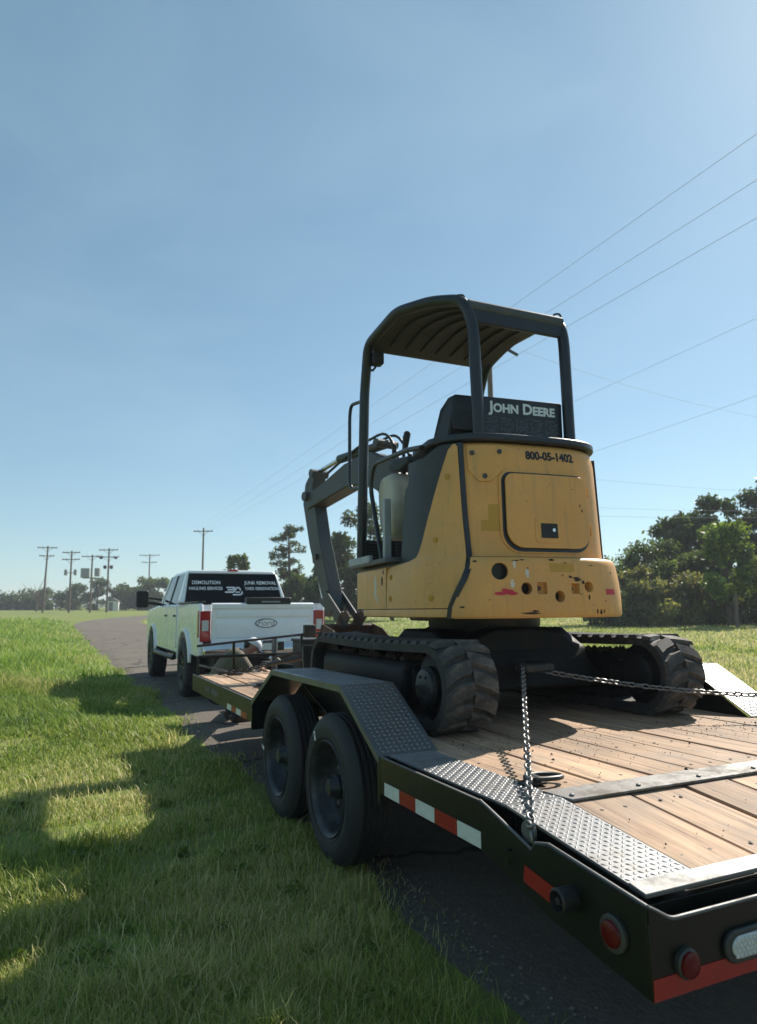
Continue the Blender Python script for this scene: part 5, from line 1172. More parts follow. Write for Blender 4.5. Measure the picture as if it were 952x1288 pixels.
# ------------------------------------------------------------------ person crouching at the tongue
per = empty('person', tw(.60, 5.15, 0), YAW, 'person in olive shirt and white cap with blue brim crouching at the hitch', 'person')
def skin(name, m, V, Ed, parent, sub=2, root=0):
    me = bpy.data.meshes.new(name); me.from_pydata([v[:3] for v in V], Ed, []); o = bpy.data.objects.new(name, me); COL.objects.link(o)
    md = o.modifiers.new('skin', 'SKIN'); md.use_smooth_shade = True
    for i, v in enumerate(V):
        sv = me.skin_vertices[0].data[i]; sv.radius = (v[3], v[4] if len(v) > 4 else v[3]); sv.use_root = (i == root)
    s2 = o.modifiers.new('sub', 'SUBSURF'); s2.levels = s2.render_levels = sub
    bpy.context.view_layer.update()
    m2 = bpy.data.meshes.new_from_object(o.evaluated_get(bpy.context.evaluated_depsgraph_get())); bpy.data.objects.remove(o)
    for p in m2.polygons: p.use_smooth = True
    return link(name, m2, m, parent)
# local: x to the right (towards the hitch), y forward, z up; torso leans right, head down
J = dict(pel=(-.10, .0, .36, .13, .15), sp1=(-.06, .0, .50, .13, .15), sp2=(.02, .0, .64, .13, .16), ch=(.11, -.01, .755, .12, .16), nk=(.205, -.02, .815, .055, .055), hd0=(.25, -.02, .845, .07, .075), hd1=(.30, -.02, .88, .090, .085), hd2=(.335, -.02, .915, .075, .07),
         ls=(.10, .17, .745, .062), le=(.28, .25, .56, .045), lw=(.42, .16, .60, .032), rs=(.10, -.19, .745, .062), re=(.24, -.27, .53, .045), rw=(.40, -.16, .585, .032),
         lh=(-.06, .11, .34, .095), lk=(.30, .17, .40, .062), la=(.06, .15, .085, .045), lf=(.18, .16, .035, .035), rh=(-.06, -.11, .34, .095), rk=(.30, -.17, .36, .062), ra=(.06, -.15, .085, .045), rf=(.18, -.17, .035, .035))
def sub(keys, ed, name, m, grow, parent, lv=2): 
    idx = {k: i for i, k in enumerate(keys)}; V = []
    for k in keys:
        v = J[k]; r = v[3] + grow; r2 = (v[4] if len(v) > 4 else v[3]) + grow; V.append((*v[:3], r, r2))
    return skin(name, m, V, [(idx[a], idx[b]) for a, b in ed], parent, lv)
allk = list(J); ede = [('pel', 'sp1'), ('sp1', 'sp2'), ('sp2', 'ch'), ('ch', 'nk'), ('nk', 'hd0'), ('hd0', 'hd1'), ('hd1', 'hd2'), ('ch', 'ls'), ('ls', 'le'), ('le', 'lw'), ('ch', 'rs'), ('rs', 're'), ('re', 'rw'), ('pel', 'lh'), ('lh', 'lk'), ('lk', 'la'), ('la', 'lf'), ('pel', 'rh'), ('rh', 'rk'), ('rk', 'ra'), ('ra', 'rf')]
body = sub(allk, ede, 'body', 'skin', -.012, per)
def jv(k, d=(0, 0, 0)): return Vector(J[k][:3]) + Vector(d)
def oval_tube(mb, pts, ry, rz, n=16):
    base = len(mb.v); m = MB(); m.tube(pts, 1.0, n, cap=True)
    P = smoothpath(pts, 4); k = len(P); m = MB(); m.tube(P, [1.0] * k, n); ring = []
    for i in range(k):
        t = i / (k - 1) * (len(ry) - 1); j = min(int(t), len(ry) - 2); f = t - j; a, b = ry[j] * (1 - f) + ry[j + 1] * f, rz[j] * (1 - f) + rz[j + 1] * f
        for q in range(n):
            d = Vector(m.v[i * n + q]) - P[i]; ring.append(P[i] + Vector((d.x * b, d.y * a, d.z * b)))
    mb.add(ring, m.f); return mb
sh_ = oval_tube(MB(), [jv('pel', (-.05, 0, -.06)), jv('sp1', (-.02, 0, 0)), jv('sp2', (-.01, 0, 0)), jv('ch', (.0, 0, .0)), jv('nk', (-.02, 0, -.005))], [.17, .175, .195, .20, .085], [.15, .155, .155, .135, .075])
for q, w in (('l', 1), ('r', -1)): sh_.tube(smoothpath([jv('ch', (0, w * .05, 0)), jv(q + 's'), jv(q + 'e')], 5), list(np.linspace(.10, .066, 11)), 12)
sh_.build('shirt', 'olive_shirt', per, smooth='all')
tr_ = MB()
for q, w in (('l', 1), ('r', -1)): tr_.tube(smoothpath([jv('pel', (-.02, w * .05, -.02)), jv(q + 'h'), jv(q + 'k'), jv(q + 'a')], 5), list(np.linspace(.13, .115, 6)) + list(np.linspace(.11, .085, 5)) + list(np.linspace(.08, .062, 5)), 12)
tr_.build('trousers', 'jeans', per, smooth='all')
for sd_ in ('l', 'r'):
    a, f = Vector(J[sd_ + 'a'][:3]), Vector(J[sd_ + 'f'][:3])
    MB().tube([a + Vector((-.03, 0, .02)), a + Vector((0, 0, -.03)), f, f + Vector((.06, 0, .0))], [.055, .055, .045, .03], 12).build('boot', 'boot', per, smooth='all')
    # hand: palm and five fingers closing on the hitch
    wv = Vector(J[sd_ + 'w'][:3]); dr = Vector((.9, 0, -.25)).normalized(); sidev = Vector((0, 1, 0)) if sd_ == 'l' else Vector((0, -1, 0)); mb = MB()
    mb.tube([wv - dr * .02, wv + dr * .03, wv + dr * .075], [.026, .036, .034], 10)
    for k in range(4):
        b = wv + dr * .07 + sidev * (.030 - .020 * k); L = (.062, .074, .070, .054)[k]
        mb.tube([b, b + dr * L * .45 + Vector((0, 0, .004)), b + dr * L * .75 + Vector((0, 0, -.018)), b + dr * L * .8 + Vector((0, 0, -.042))], [.0095, .009, .0085, .007], 7)
    b = wv + dr * .02 - sidev * .03; mb.tube([b, b - sidev * .02 + dr * .03, b - sidev * .018 + dr * .055 + Vector((0, 0, -.012))], [.011, .010, .008], 7)
    mb.build('hand', 'skin', per, smooth='all')
hc = Vector((.305, -.02, .885)); hdv = Vector((.72, 0, .55)).normalized()
cap_ = MB(); ax = Vector((.55, 0, .84)).normalized(); sx_ = Vector((0, 1, 0)); fx_ = sx_.cross(ax).normalized(); 
def capring(h, r): return [hc + ax * h + (fx_ * math.cos(t) + sx_ * .92 * math.sin(t)) * r for t in np.linspace(0, 2 * math.pi, 24, endpoint=False)]
rg_ = [capring(h, r) for h, r in ((.005, .098), (.03, .100), (.06, .092), (.085, .070), (.100, .040), (.106, .008))]
vs = [p for r in rg_ for p in r]; fs = [(i * 24 + k, i * 24 + (k + 1) % 24, (i + 1) * 24 + (k + 1) % 24, (i + 1) * 24 + k) for i in range(5) for k in range(24)] + [tuple(5 * 24 + k for k in range(24))]
cp_ = cap_.add(vs, fs).build('cap', 'cap_white', per, smooth='all')
vis = MB(); ts_ = np.linspace(-1.05, 1.05, 12); vs = []
for q, e in ((.095, 0), (.175, -.02)):
    for t in ts_: vs.append(hc + ax * (.008 + e) + (fx_ * math.cos(t) * q + sx_ * math.sin(t) * .092))
vs += [v - ax * .005 for v in vs]
fs = [(k, k + 1, 13 + k, 12 + k) for k in range(11)] + [(24 + k, 36 + k, 37 + k, 25 + k) for k in range(11)] + [(12 + k, 13 + k, 37 + k, 36 + k) for k in range(11)]
vis.add(vs, fs).build('cap_brim', 'cap_blue', cp_, smooth='all')
MB().tube([hc - ax * .045 - fx_ * .05, hc - fx_ * .085 + ax * .0, hc - fx_ * .088 + ax * .02], [.05, .04, .02], 10).build('hair', 'hair', per, smooth='all')
MB().tube([hc + fx_ * .075 - ax * .005, hc + fx_ * .098 - ax * .035, hc + fx_ * .082 - ax * .045], [.010, .014, .010], 8).build('nose', 'skin', per, smooth='all')
for s_ in (-1, 1):
    MB().lathe([(-.008, .004), (0, .010), (.008, .004)], 10, 'x', tuple(hc + fx_ * .080 + sx_ * .032 * s_ - ax * .008)).build('eye', 'white_print', per, smooth='all')
    MB().lathe([(-.010, .012), (0, .024), (.010, .016)], 12, 'y', tuple(hc + sx_ * .082 * s_ - ax * .02)).build('ear', 'skin', per, smooth='all')

# ------------------------------------------------------------------ utility poles and wires
def gz(x, y): return float(terrain(np.array(float(x)), np.array(float(y))))
def pole(x, y, top, label, arms=((.4, 2.6),), extra=None, rz=0., r=.15, group=None):
    z0 = gz(x, y) - .3; root = empty('utility_pole', (x, y, z0), rz, label, 'utility pole', group); H = top - z0
    MB().tube([(0, 0, 0), (0, 0, H)], [r * 1.15, r * .75], 12).build('post', 'pole_wood', root, smooth=True)
    for dz_, L in arms:
        c = MB().box((0, -.16, H - dz_), (L, .11, .13)).build('cross_arm', 'pole_wood', root)
        for t in (-.46, -.25, .25, .46): MB().lathe([(0, .05), (.08, .06), (.12, .035), (.18, .045), (.20, .01)], 8, 'z', (L * t, -.16, H - dz_ + .06)).build('insulator', 'transformer_grey', c, smooth=True)
        for sx in (-1, 1): MB().bar((sx * L * .27, -.18, H - dz_), (0, -.16, H - dz_ - .7), .04, .04).build('arm_brace', 'pole_wood', root)
    if extra == 'cans':
        for sx in (-.75, .75): MB().lathe([(0, .05), (.02, .24), (.85, .24), (.92, .18), (.98, .05)], 14, 'z', (sx, -.1, H - 3.9)).build('capacitor_can', 'transformer_grey', root, smooth=True)
        MB().box((0, -.15, H - 3.5), (1.8, .1, .1)).build('can_bracket', 'pole_wood', root)
    if extra == 'box':
        MB().box((-.95, -.1, H - 2.9), (1.25, .7, 1.5)).build('regulator_tank', 'transformer_grey', root, bevel=.06); MB().box((.95, -.1, H - 2.8), (.75, .6, 1.3)).build('regulator_tank', 'transformer_grey', root, bevel=.06)
        MB().box((0, -.15, H - 3.7), (2.6, .12, .12)).build('tank_bracket', 'pole_wood', root)
    if extra == 'switch':
        for sx in (-.5, .5): MB().lathe([(0, .1), (.1, .26), (.5, .26), (.6, .1)], 12, 'z', (sx, -.1, H - 3.3)).build('line_switch', 'black_paint', root, smooth=True)
        for sx in (-1.25, 1.3): MB().box((sx * .9, -.2, H - 1.55), (.5, .2, .35)).build('fuse_box', 'black_paint', root, bevel=.04)
    return root
pole(-52.7, 110, 11.75, 'tall utility pole with two crossarms leaning beside the bare tree', arms=((.3, 3.2), (1.6, 2.4)))
bpy.data.objects['utility_pole'].rotation_euler = (0, R_(1.5), 0)
pole(-48.6, 110, 10.95, 'utility pole with two crossarms and a pair of grey cans below them', arms=((.3, 2.8), (1.4, 2.8)), extra='cans')
pole(-45.3, 110, 10.30, 'utility pole carrying large grey regulator tanks on both sides', arms=((.3, 3.2),), extra='box')
pole(-42.7, 110, 11.30, 'utility pole with black switches below its two crossarms', arms=((.3, 3.0), (1.4, 3.4)), extra='switch')
pole(-49.4, 150, 13.6, 'faint far utility pole with two crossarms beyond the truck mirror', arms=((.3, 4.4), (1.8, 3.4)))
pole(-25.3, 100, 13.2, 'utility pole rising behind the pickup roof', arms=((.5, 2.8),))
pole(4.95, 29.5, 13.6, 'brown wooden utility pole seen between the canopy posts', arms=((.4, 2.6),), rz=R_(30), r=.14)
def wire(a, b, label, sag=.4, r=.012, n=28, group=None):
    a = Vector(a); b = Vector(b); o = MB().tube([a.lerp(b, i / n) - Vector((0, 0, sag * 4 * (i / n) * (1 - i / n))) for i in range(n + 1)], r, 5).build('power_line', 'wire', None, smooth='all')
    return tag(o, label, 'power line', group)
G1 = 'overhead lines running from the pole behind the pickup'
def ext(a, b, k): a = Vector(a); b = Vector(b); return tuple(a + (b - a) * k)
for (p, x) in (((8.4, 14, 11.6), -26.5), ((8.3, 14, 10.5), -25.3), ((8.2, 14, 9.6), -24.1)):
    wire((x, 99.84, 12.85), ext((x, 99.84, 12.85), p, 1.16), ('topmost of three power lines from the pole behind the pickup over the canopy', 'middle of three power lines from the pole behind the pickup over the canopy', 'lowest of three power lines from the pole behind the pickup over the canopy')[int(round((x + 26.5) / 1.2))], .0, .0055, group=G1)
wire((-18.6, 99, 10.6), ext((5.9, 30, 11.0), (17.3, 30, 15.4), 1.0) if False else (24.0, 14.0, 14.6), 'thick power line rising over the name board to the upper right of the trees', .3, .007)
wire((4.3, 45, 8.5), ext((9.3, 30, 8.7), (16.9, 30, 10.9), 1.0) if False else (22.0, 24.0, 11.8), 'power line climbing from the excavator canopy above the hedge', .3, .007)
pp = Vector((5.0, 29.4, 13.1))
wire(pp, (30, 40, 11.4), 'sagging service wire leaving the brown pole towards the tree crowns', .9, .006)
ins = MB().tube([(5.35, 29.55, 12.93), (6.3, 29.95, 12.55)], .07, 8).build('strain_insulator', 'black_paint', None, smooth=True); tag(ins, 'dark strain insulator on the wire next to the brown pole', 'insulator')
for k, (za, zb) in enumerate(((8.6, 8.3), (6.9, 7.6), (6.5, 7.3))):
    wire((3.2 + k * .5, 34 + k, za), (34, 44, zb), ('upper thin cable passing behind the counterweight towards the trees', 'middle thin cable low over the hedge to the trees', 'lowest thin cable skimming over the hedge to the trees')[k], .5, .007)

# ------------------------------------------------------------------ trees
def leaf_cloud(name, m, parent, clumps, n, size, seed, flat=.0, tint=(.55, 1.35), kind=None, shell_=.55):
    """leaf-sized quads spread through clumps (x,y,z,rx,ry,rz,weight)"""
    rg = np.random.RandomState(seed); C = np.array([c[:6] for c in clumps], float); wgt = np.array([c[6] if len(c) > 6 else c[3] * c[4] * c[5] for c in clumps]); wgt = wgt / wgt.sum()
    idx = rg.choice(len(C), n, p=wgt); d = rg.normal(size=(n, 3)); d /= np.linalg.norm(d, axis=1)[:, None]
    rr = rg.uniform(0, 1, n) ** shell_ * (1 + .12 * rg.normal(size=n)); P = C[idx, :3] + d * rr[:, None] * C[idx, 3:6]
    a = rg.normal(size=(n, 3)); a[:, 2] *= (1 - flat); a /= np.linalg.norm(a, axis=1)[:, None]; b = np.cross(a, rg.normal(size=(n, 3))); b /= np.linalg.norm(b, axis=1)[:, None]
    s = size * rg.uniform(.55, 1.4, n); w_ = s * rg.uniform(.35, .6, n)
    V = np.stack([P - a * s[:, None], P + b * w_[:, None], P + a * s[:, None], P - b * w_[:, None]], 1).reshape(-1, 3)
    me = bpy.data.meshes.new(name); me.vertices.add(4 * n); me.vertices.foreach_set('co', V.ravel()); me.loops.add(4 * n); me.loops.foreach_set('vertex_index', np.arange(4 * n)); me.polygons.add(n); me.polygons.foreach_set('loop_start', np.arange(0, 4 * n, 4)); me.polygons.foreach_set('loop_total', np.full(n, 4))
    me.update(); at = me.attributes.new('tint', 'FLOAT', 'POINT')
    ct = rg.uniform(.75, 1.25, len(C))[idx]; tn = rg.uniform(tint[0], tint[1], n) * ct; at.data.foreach_set('value', np.repeat(tn, 4).astype(np.float32))
    o = link(name, me, m, parent)
    if kind: o['kind'] = kind
    return o
def tree(x, y, h, spread, label, m, seed, name='tree', n=6000, leaf=.16, trunk=.16, base=.25, clump=16, group=None, cat='tree', oval=1.0, shell_=.55, limbs=6, rc=.30):
    rg = random.Random(seed); z0 = gz(x, y) - .05; root = empty(name, (x, y, z0), rg.uniform(0, 6), label, cat, group)
    cl = []; mb = MB(); mb.tube([(0, 0, -.1), (rg.uniform(-.1, .1), rg.uniform(-.1, .1), h * .45), (rg.uniform(-.2, .2), rg.uniform(-.2, .2), h * .82)], [trunk * 1.2, trunk * .8, trunk * .25], 9)
    for k in range(clump):
        t = rg.uniform(base, .94); prof = math.sin(math.pi * min(1, max(.08, (t - base) / (1 - base) * .86 + .12))) ** .7
        a = rg.uniform(0, 2 * math.pi); r = spread * prof * rg.uniform(.25, .82); c = spread * rc * rg.uniform(.75, 1.35)
        p = (r * math.cos(a), r * math.sin(a), h * t); cl.append((*p, c, c, c * .8 * oval))
        if k < limbs: mb.tube([(0, 0, h * max(.12, t - .28)), (p[0] * .55, p[1] * .55, h * (t - .08)), p], [trunk * .5, trunk * .3, trunk * .1], 6)
    mb.build('trunk', 'bark', root, smooth=True); leaf_cloud('crown', m, root, cl, n, leaf, seed, shell_=shell_)
    return root
GR = 'trees and bushes behind the right-hand grass'
# right: tall trees in the back, bushes in front, pale weeds along the foot
tree(27.5, 47, 10.2, 3.8, 'tallest dark tree at the edge of the right-hand wood', 'leaf_dark', 1, n=20000, clump=80, base=.10, group=GR, rc=.20)
tree(23.2, 48, 8.6, 3.2, 'dark tree left of the tallest tree in the right-hand wood', 'leaf_dark', 2, n=17000, clump=70, base=.08, group=GR, rc=.20)
tree(20.2, 47, 7.2, 2.7, 'dark rounded tree where the right-hand wood steps down to bushes', 'leaf_dark', 3, n=13000, clump=60, base=.06, group=GR, rc=.21)
tree(31.5, 45, 9.4, 3.9, 'dark tree at the outer end of the right-hand wood', 'leaf_dark', 4, n=15000, clump=70, base=.1, group=GR, rc=.20)
tree(18.9, 38, 5.6, 1.9, 'young light green tree with thin trunk standing before the dark wood', 'leaf_light', 5, n=4200, clump=18, base=.30, trunk=.10, group=GR, rc=.34)
tree(21.6, 37, 4.6, 1.7, 'bushy mid-green sapling beside the young light green tree', 'leaf_mid', 6, n=3800, clump=16, base=.15, trunk=.08, group=GR)
for k, (x, y, h, sp, m_, lab) in enumerate(((13.9, 42, 4.3, 1.8, 'leaf_mid', 'loose olive-green bush right beside the excavator counterweight'), (15.9, 43, 4.9, 2.0, 'leaf_mid', 'feathery olive bush with upright shoots in the hedge'), (17.9, 44, 5.2, 2.0, 'leaf_dark', 'dark bush joining the hedge to the taller trees'),
                                       (12.3, 41, 3.4, 1.5, 'leaf_mid', 'low bush peeping out behind the counterweight edge'), (15.2, 39, 2.6, 1.7, 'leaf_pale', 'pale yellowish shrub at the foot of the hedge'), (17.3, 39.5, 2.7, 1.8, 'leaf_pale', 'broad pale flowering shrub before the dark bush'), (19.6, 40, 2.5, 1.7, 'leaf_pale', 'pale shrub beneath the young light green tree'),
                                       (13.2, 38.5, 1.9, 1.4, 'leaf_mid', 'short green shrub at the left foot of the hedge'), (21.8, 40, 2.7, 1.8, 'leaf_pale', 'pale shrub under the bushy sapling'), (24.0, 40, 2.9, 1.9, 'leaf_pale', 'pale scrub at the outer foot of the wood'))):
    tree(x, y, h, sp, lab, m_, 30 + k, name='bush', n=5200, leaf=.11, clump=20, base=.04, trunk=.05, cat='bush', group=GR, limbs=10, rc=.36)
for k, (x, y, h, sp, m_, lab) in enumerate(((14.6, 40.2, 3.4, 1.9, 'leaf_pale', 'yellow-green shrub filling the hedge behind the short green shrub'), (16.5, 41, 3.8, 2.0, 'leaf_mid', 'leafy shrub between the feathery bush and the pale shrubs'), (18.8, 42, 4.3, 2.1, 'leaf_mid', 'leafy bush behind the weathered fence post'), (21.0, 43, 5.4, 2.4, 'leaf_mid', 'soft green bush bridging the gap under the dark trees'), (25.2, 43, 6.0, 2.6, 'leaf_mid', 'soft green bush before the tallest dark tree'), (28.6, 42, 6.6, 2.6, 'leaf_mid', 'tall soft bush at the outer side of the wood'))):
    tree(x, y, h, sp, lab, m_, 130 + k, name='bush', n=6500, leaf=.12, clump=46, base=.03, trunk=.05, cat='bush', group=GR, limbs=10, rc=.22)
tg_ = tag(MB().tube([(18.35, 36.2, gz(18.35, 36.2) - .1), (18.37, 36.2, gz(18.35, 36.2) + 1.7)], [.10, .09], 9).build('fence_post', 'post_wood', None, smooth=True), 'weathered wooden fence post before the pale shrubs', 'post')
# behind the pickup
def pine(x, y, h, label, seed):
    rg = random.Random(seed); z0 = gz(x, y) - .05; root = empty('pine_tree', (x, y, z0), 0, label, 'tree'); mb = MB(); mb.tube([(0, 0, -.1), (.1, 0, h * .5), (.0, 0, h * .97)], [.22, .15, .05], 9); cl = []
    for k in range(34):
        t = rg.uniform(.34, .97); a = rg.uniform(0, 6.28); L = (.12 + .95 * math.sin(math.pi * min(1, (1.02 - t) * 1.35 + .12)) ** .8) * h * .20 * rg.uniform(.6, 1.2)
        p = (L * math.cos(a), L * math.sin(a), h * t + L * .12); mb.tube([(0, 0, h * t - .15), (p[0] * .6, p[1] * .6, h * t - .05), p], [.05, .035, .015], 5)
        for q in (.4, .6, .8, 1.0): cl.append((p[0] * q + rg.uniform(-.2, .2), p[1] * q + rg.uniform(-.2, .2), p[2] - (1 - q) * .2 + rg.uniform(-.15, .25), rg.uniform(.25, .5), rg.uniform(.25, .5), rg.uniform(.2, .42)))
    for q in range(4): cl.append((rg.uniform(-.4, .4), rg.uniform(-.4, .4), h * rg.uniform(.92, 1.0), .6, .6, .4))
    mb.build('trunk', 'bark', root, smooth=True); leaf_cloud('crown', 'leaf_pine', root, cl, 5600, .13, seed, shell_=.6)
pine(-9.1, 70, 9.0, 'tall sparse pine with bare lower trunk behind the pickup tailgate', 51)
tree(-12.6, 62, 6.0, 1.9, 'small dark treetop showing above the pickup roof', 'leaf_mid', 52, n=3600, base=.15, clump=40, rc=.17, oval=1.3)
for k, (x, y, h, sp, lab) in enumerate(((-5.2, 62, 5.2, 1.9, 'dark round tree right of the sparse pine'), (-3.6, 58, 7.2, 2.6, 'dark tree framed between the dipper arm and the canopy post'), (-1.4, 57, 9.4, 2.9, 'tall dark tree seen through the canopy behind the grab rail'), (-8.2, 66, 4.0, 2.4, 'low dark bush under the sparse pine'), (1.0, 56, 7.0, 2.8, 'dark tree hidden mostly by the excavator body'))):
    tree(x, y, h, sp, lab, 'leaf_dark' if k != 3 else 'leaf_mid', 60 + k, n=9000, clump=26, base=.08, group='trees behind the pickup and boom')
# far left tree line
fl = [(-66, 150, 5.5, 4.5), (-73, 152, 4.2, 4.5), (-59.5, 148, 6.8, 4.0), (-55, 150, 5.2, 3.6), (-50.5, 140, 4.6, 3.4), (-47.5, 142, 6.4, 3.8), (-44.2, 140, 7.2, 3.6), (-41.4, 141, 6.0, 3.4), (-38.5, 143, 4.6, 3.4), (-79, 155, 3.6, 5), (-86, 158, 3.2, 5)]
lbl = ['far hedge tree behind the leaning pole', 'low far bush left of the leaning pole', 'rounded far tree beside the pole with grey cans', 'far tree behind the pole with grey cans', 'low far bush beside the white shed', 'far green tree between shed and switch pole', 'tallest far green tree behind the switch pole', 'far green tree right of the switch pole', 'far bush towards the truck mirror', 'low far scrub by the field edge', 'outermost low far scrub by the field edge']
for k, (x, y, h, sp) in enumerate(fl): tree(x, y, h, sp, lbl[k], ('leaf_dark', 'leaf_mid')[k in (5, 6, 7, 8)], 80 + k, name='far_tree', n=2600, leaf=.30, clump=16, base=.05, group='far tree line on the left', limbs=3)
# bare tree
rg = random.Random(9); root = empty('bare_tree', (-62.5, 128, gz(-62.5, 128)), 0, 'bare leafless tree standing left of the utility poles', 'tree'); mb = MB(); mb.tube([(0, 0, 0), (.2, 0, 2.6)], [.22, .14], 7)
for k in range(26):
    a = rg.uniform(0, 6.28); L = rg.uniform(2.0, 4.6); e = rg.uniform(.5, 1.3); b = Vector((.15, 0, rg.uniform(1.2, 2.6))); dv = Vector((math.cos(a) * math.cos(e), math.sin(a) * math.cos(e), math.sin(e))); mb.tube([b, b + dv * L * .5 + Vector((rg.uniform(-.2, .2), 0, .1)), b + dv * L], [.08, .05, .02], 5)
mb.build('branches', 'post_wood', root, smooth=True)
sh = empty('white_shed', (-50.0, 132, gz(-50, 132)), R_(15), 'small white shed far off between the poles', 'shed')
MB().box((0, 0, .9), (2.0, 2.6, 1.9)).build('wall', 'shed_white', sh); MB().prism([(-1.15, 1.8), (0, 2.4), (1.15, 1.8)], -1.4, 1.4, 'y').build('roof', 'shed_roof', sh); MB().box((-.3, -1.31, .8), (.7, .03, 1.6)).build('door', 'shed_roof', sh)
# far low hills of woodland along the horizon
clumps = []; rg = random.Random(12)
for k in range(230):
    a = R_(rg.uniform(-48, 48)); D = rg.uniform(330, 470); x, y = D * math.sin(a), D * math.cos(a); clumps.append((x, y, gz(x, y) + rg.uniform(1.0, 4.0), rg.uniform(5, 9), rg.uniform(5, 9), rg.uniform(2.5, 4.5)))
wd = leaf_cloud('far_woods', 'leaf_dark', None, clumps, 26000, .9, 3, kind='stuff'); tag(wd, 'distant dark band of woods along the horizon', 'woods')

# ------------------------------------------------------------------ grass
def blades(name, m, N, dmin, dmax, amin, amax, keep, hfun, wk, label, seed, tint=(.55, 1.3)):
    rg = np.random.RandomState(seed); d = np.exp(rg.uniform(math.log(dmin), math.log(dmax), N)); a = rg.uniform(R_(amin), R_(amax), N)
    x = d * np.sin(a); y = d * np.cos(a); l, s = tcoord(x, y); k = keep(x, y, l, s, d, rg); x, y, l, s, d = x[k], y[k], l[k], s[k], d[k]; n = len(x)
    z = terrain(x, y); h = hfun(x, y, l, s, d, rg); wd_ = wk * d ** .85 * rg.uniform(.6, 1.4, n)
    th = rg.uniform(0, 2 * np.pi, n); ln = h * rg.uniform(.25, 1.35, n); dx, dy = np.cos(th), np.sin(th); px, py = -dy, dx
    P = np.stack([x, y, z], 1); pv = np.stack([px, py, np.zeros(n)], 1) * wd_[:, None]; dv = np.stack([dx, dy, np.zeros(n)], 1)
    up = np.array([0, 0, 1.])
    b0 = P - pv - up * .01; b1 = P + pv - up * .01; mid = P + dv * (ln * .35)[:, None] + up * (h * .62)[:, None]; tip = P + dv * ln[:, None] + up * h[:, None]
    V = np.stack([b0, b1, mid + pv * .7, mid - pv * .7, tip], 1).reshape(-1, 3)
    base = np.arange(n) * 5; li = np.stack([base, base + 1, base + 2, base + 3, base + 3, base + 2, base + 4], 1).ravel()
    ls = np.stack([np.arange(n) * 7, np.arange(n) * 7 + 4], 1).ravel(); lt = np.tile([4, 3], n)
    me = bpy.data.meshes.new(name); me.vertices.add(5 * n); me.vertices.foreach_set('co', V.ravel()); me.loops.add(7 * n); me.loops.foreach_set('vertex_index', li); me.polygons.add(2 * n); me.polygons.foreach_set('loop_start', ls); me.polygons.foreach_set('loop_total', lt); me.update()
    at = me.attributes.new('tint', 'FLOAT', 'POINT'); patch = 1 + .16 * np.sin(x * .55 + 2 * np.sin(y * .31)) + .24 * np.sin(x * 1.9 + 1.3 * np.sin(y * 1.1)) * np.sin(y * 1.6 + np.sin(x * .9)); tn = rg.uniform(tint[0], tint[1], n) * patch
    at.data.foreach_set('value', np.repeat(tn, 5).astype(np.float32))
    o = link(name, me, m); o['kind'] = 'stuff'; tag(o, label, 'grass'); return o
edge = lambda s: .10 + .05 * np.sin(s * 1.1) + .12 * np.sin(s * 2.3 + 1)
def keepL(x, y, l, s, d, rg):
    bare = (np.sin(x * 3.3 + 2.1 * np.sin(y * 1.9)) * np.sin(y * 2.9 + 1.7 * np.sin(x * 2.3)) > .62) & (d < 12) & (rg.uniform(size=len(x)) < .8)
    return ~bare & (l < edge(s) + .14 * rg.normal(size=len(l)) * (rg.uniform(size=len(l)) < .3) - .03) & (s < 70)
def hL(x, y, l, s, d, rg):
    n = len(x); t = np.clip((d - 8.5) / 5., 0, 1) * np.clip((-l - .3) / 1.6, .12, 1); cl = np.clip(.5 + .6 * np.sin(x * 2.3 + np.sin(y * 1.7)) * np.sin(y * 2.1), .15, 1.1)
    rc_ = np.random.RandomState(77); cd = np.exp(rc_.uniform(math.log(1.7), math.log(9), 170)); ca = rc_.uniform(R_(-34), R_(10), 170); cs_ = rc_.uniform(.05, .16, 170); chh = rc_.uniform(.015, .065, 170); bump = np.zeros(n)
    near = np.where(d < 9.5)[0]
    for q in range(170):
        dd = (x[near] - cd[q] * math.sin(ca[q])) ** 2 + (y[near] - cd[q] * math.cos(ca[q])) ** 2; bump[near] = np.maximum(bump[near], chh[q] * np.exp(-dd / cs_[q] ** 2))
    tuft = np.exp(-((l + .55 + .5 * np.sin(s * 1.3)) / .5) ** 2) * np.clip(np.sin(s * 2.1 + x) * 1.5, 0, 1) * np.clip((s - 1.5) / 2., 0, 1)
    return (.022 + .030 * rg.uniform(size=n) + .11 * tuft * rg.uniform(size=n) + bump * rg.uniform(.3, 1.2, n) + .055 * (rg.uniform(size=n) < .05) + t * (.13 + .36 * cl * rg.uniform(.4, 1, n)))
blades('mown_grass', 'grass_blade', 240000, 1.5, 14, -34, 14, keepL, hL, .00080, 'mown grass of the near verge left of the trailer wheels', 1)
blades('tall_grass', 'grass_tall', 80000, 8.5, 75, -34, 4, keepL, hL, .00075, 'tall lush grass of the field beyond the road verge', 2)
def keepR(x, y, l, s, d, rg): k = np.maximum(0, s - 52.); return (l > .12 + RW + .0052 * k * k + .2 * rg.normal(size=len(l)))
blades('meadow_grass', 'grass_blade', 70000, 8, 60, 4, 36, keepR, lambda x, y, l, s, d, rg: .05 + .07 * rg.uniform(size=len(x)), .0010, 'sunlit short meadow grass on the far side of the road', 3, tint=(.8, 1.5))
blades('verge_grass', 'grass_blade', 26000, 12, 90, -24, 8, keepR, lambda x, y, l, s, d, rg: .06 + .10 * rg.uniform(size=len(x)), .0010, 'grass on the far verge behind the pickup', 4)

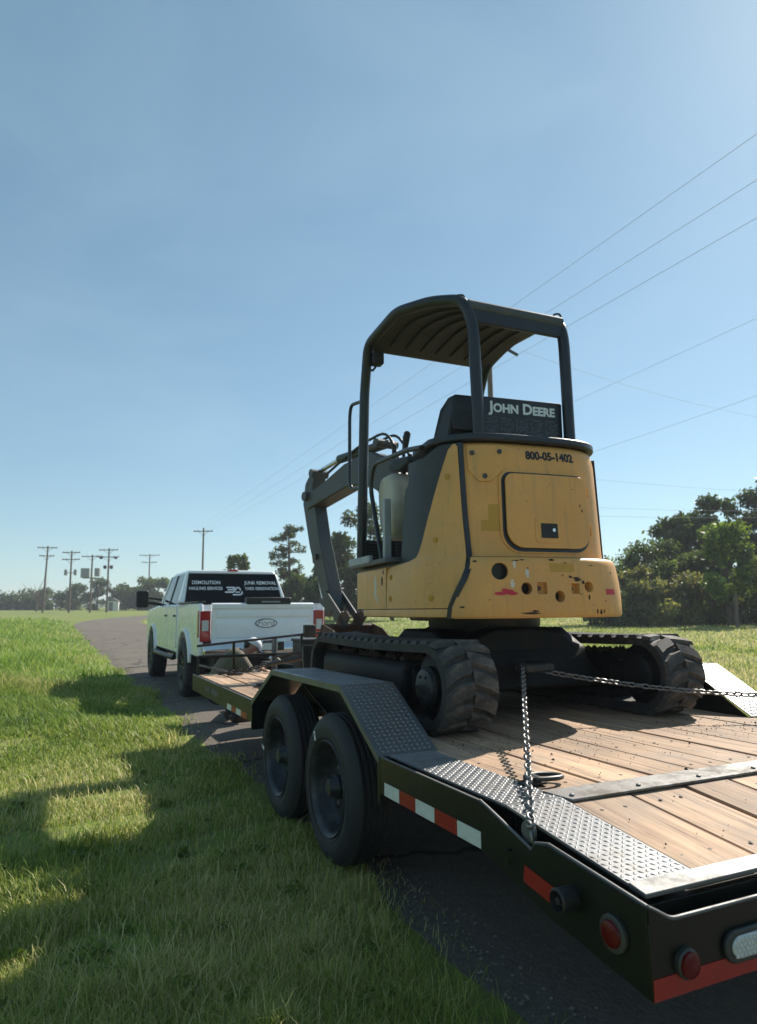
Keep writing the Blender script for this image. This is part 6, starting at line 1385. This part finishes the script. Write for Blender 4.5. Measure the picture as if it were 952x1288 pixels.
rg = np.random.RandomState(31); cl = []
for k in range(260):
    d = math.exp(rg.uniform(math.log(2.0), math.log(9))); a = R_(rg.uniform(-33, 8)); x, y = d * math.sin(a), d * math.cos(a); l, q = tcoord(x, y)
    if l > -.15 or rg.uniform() > .5: continue
    r = rg.uniform(.03, .09); cl.append((x, y, gz(x, y) + r * .35, r, r, r * .4, 1.))
wd_ = leaf_cloud('broadleaf_weeds', 'leaf_light', None, cl, 4200, .018, 6, kind='stuff', tint=(.7, 1.5)); tag(wd_, 'small broadleaf weeds dotted through the mown grass', 'weeds')
mb = MB(); rr = random.Random(8)
for k in range(1500):
    q = rr.uniform(-2.5, 14); l = float(.16 + .05 * math.sin(q * 1.1) + abs(rr.gauss(0, .16))); p = tw(l, q, 0); r = rr.uniform(.003, .011); z = gz(p.x, p.y) + .016
    vs = [(p.x + r * a * rr.uniform(.7, 1.3), p.y + r * b * rr.uniform(.7, 1.3), z + r * c * .7) for a, b, c in ((1, 0, 0), (0, 1, 0), (-1, 0, 0), (0, -1, 0), (0, 0, 1), (0, 0, -1))]
    mb.add(vs, [(0, 1, 4), (1, 2, 4), (2, 3, 4), (3, 0, 4), (1, 0, 5), (2, 1, 5), (3, 2, 5), (0, 3, 5)])
gv = mb.build('edge_gravel', 'gravel'); gv['kind'] = 'stuff'; tag(gv, 'loose gravel strewn along the crumbling road edge', 'gravel')

# ------------------------------------------------------------------ summer haze in the air
hb = MB().box((0, 0, 10.5), (3300, 3300, 27)).build('haze', None); hb['kind'] = 'stuff'; tag(hb, 'thin pale summer haze filling the air over the field', 'haze')
hm = bpy.data.materials.new('haze'); hm.use_nodes = True; hm.node_tree.nodes.clear()
pv = hm.node_tree.nodes.new('ShaderNodeVolumePrincipled'); pv.inputs['Color'].default_value = (.86, .92, 1.0, 1); pv.inputs['Density'].default_value = .0008; pv.inputs['Anisotropy'].default_value = .15
mo = hm.node_tree.nodes.new('ShaderNodeOutputMaterial'); hm.node_tree.links.new(pv.outputs[0], mo.inputs['Volume']); hb.data.materials.append(hm)
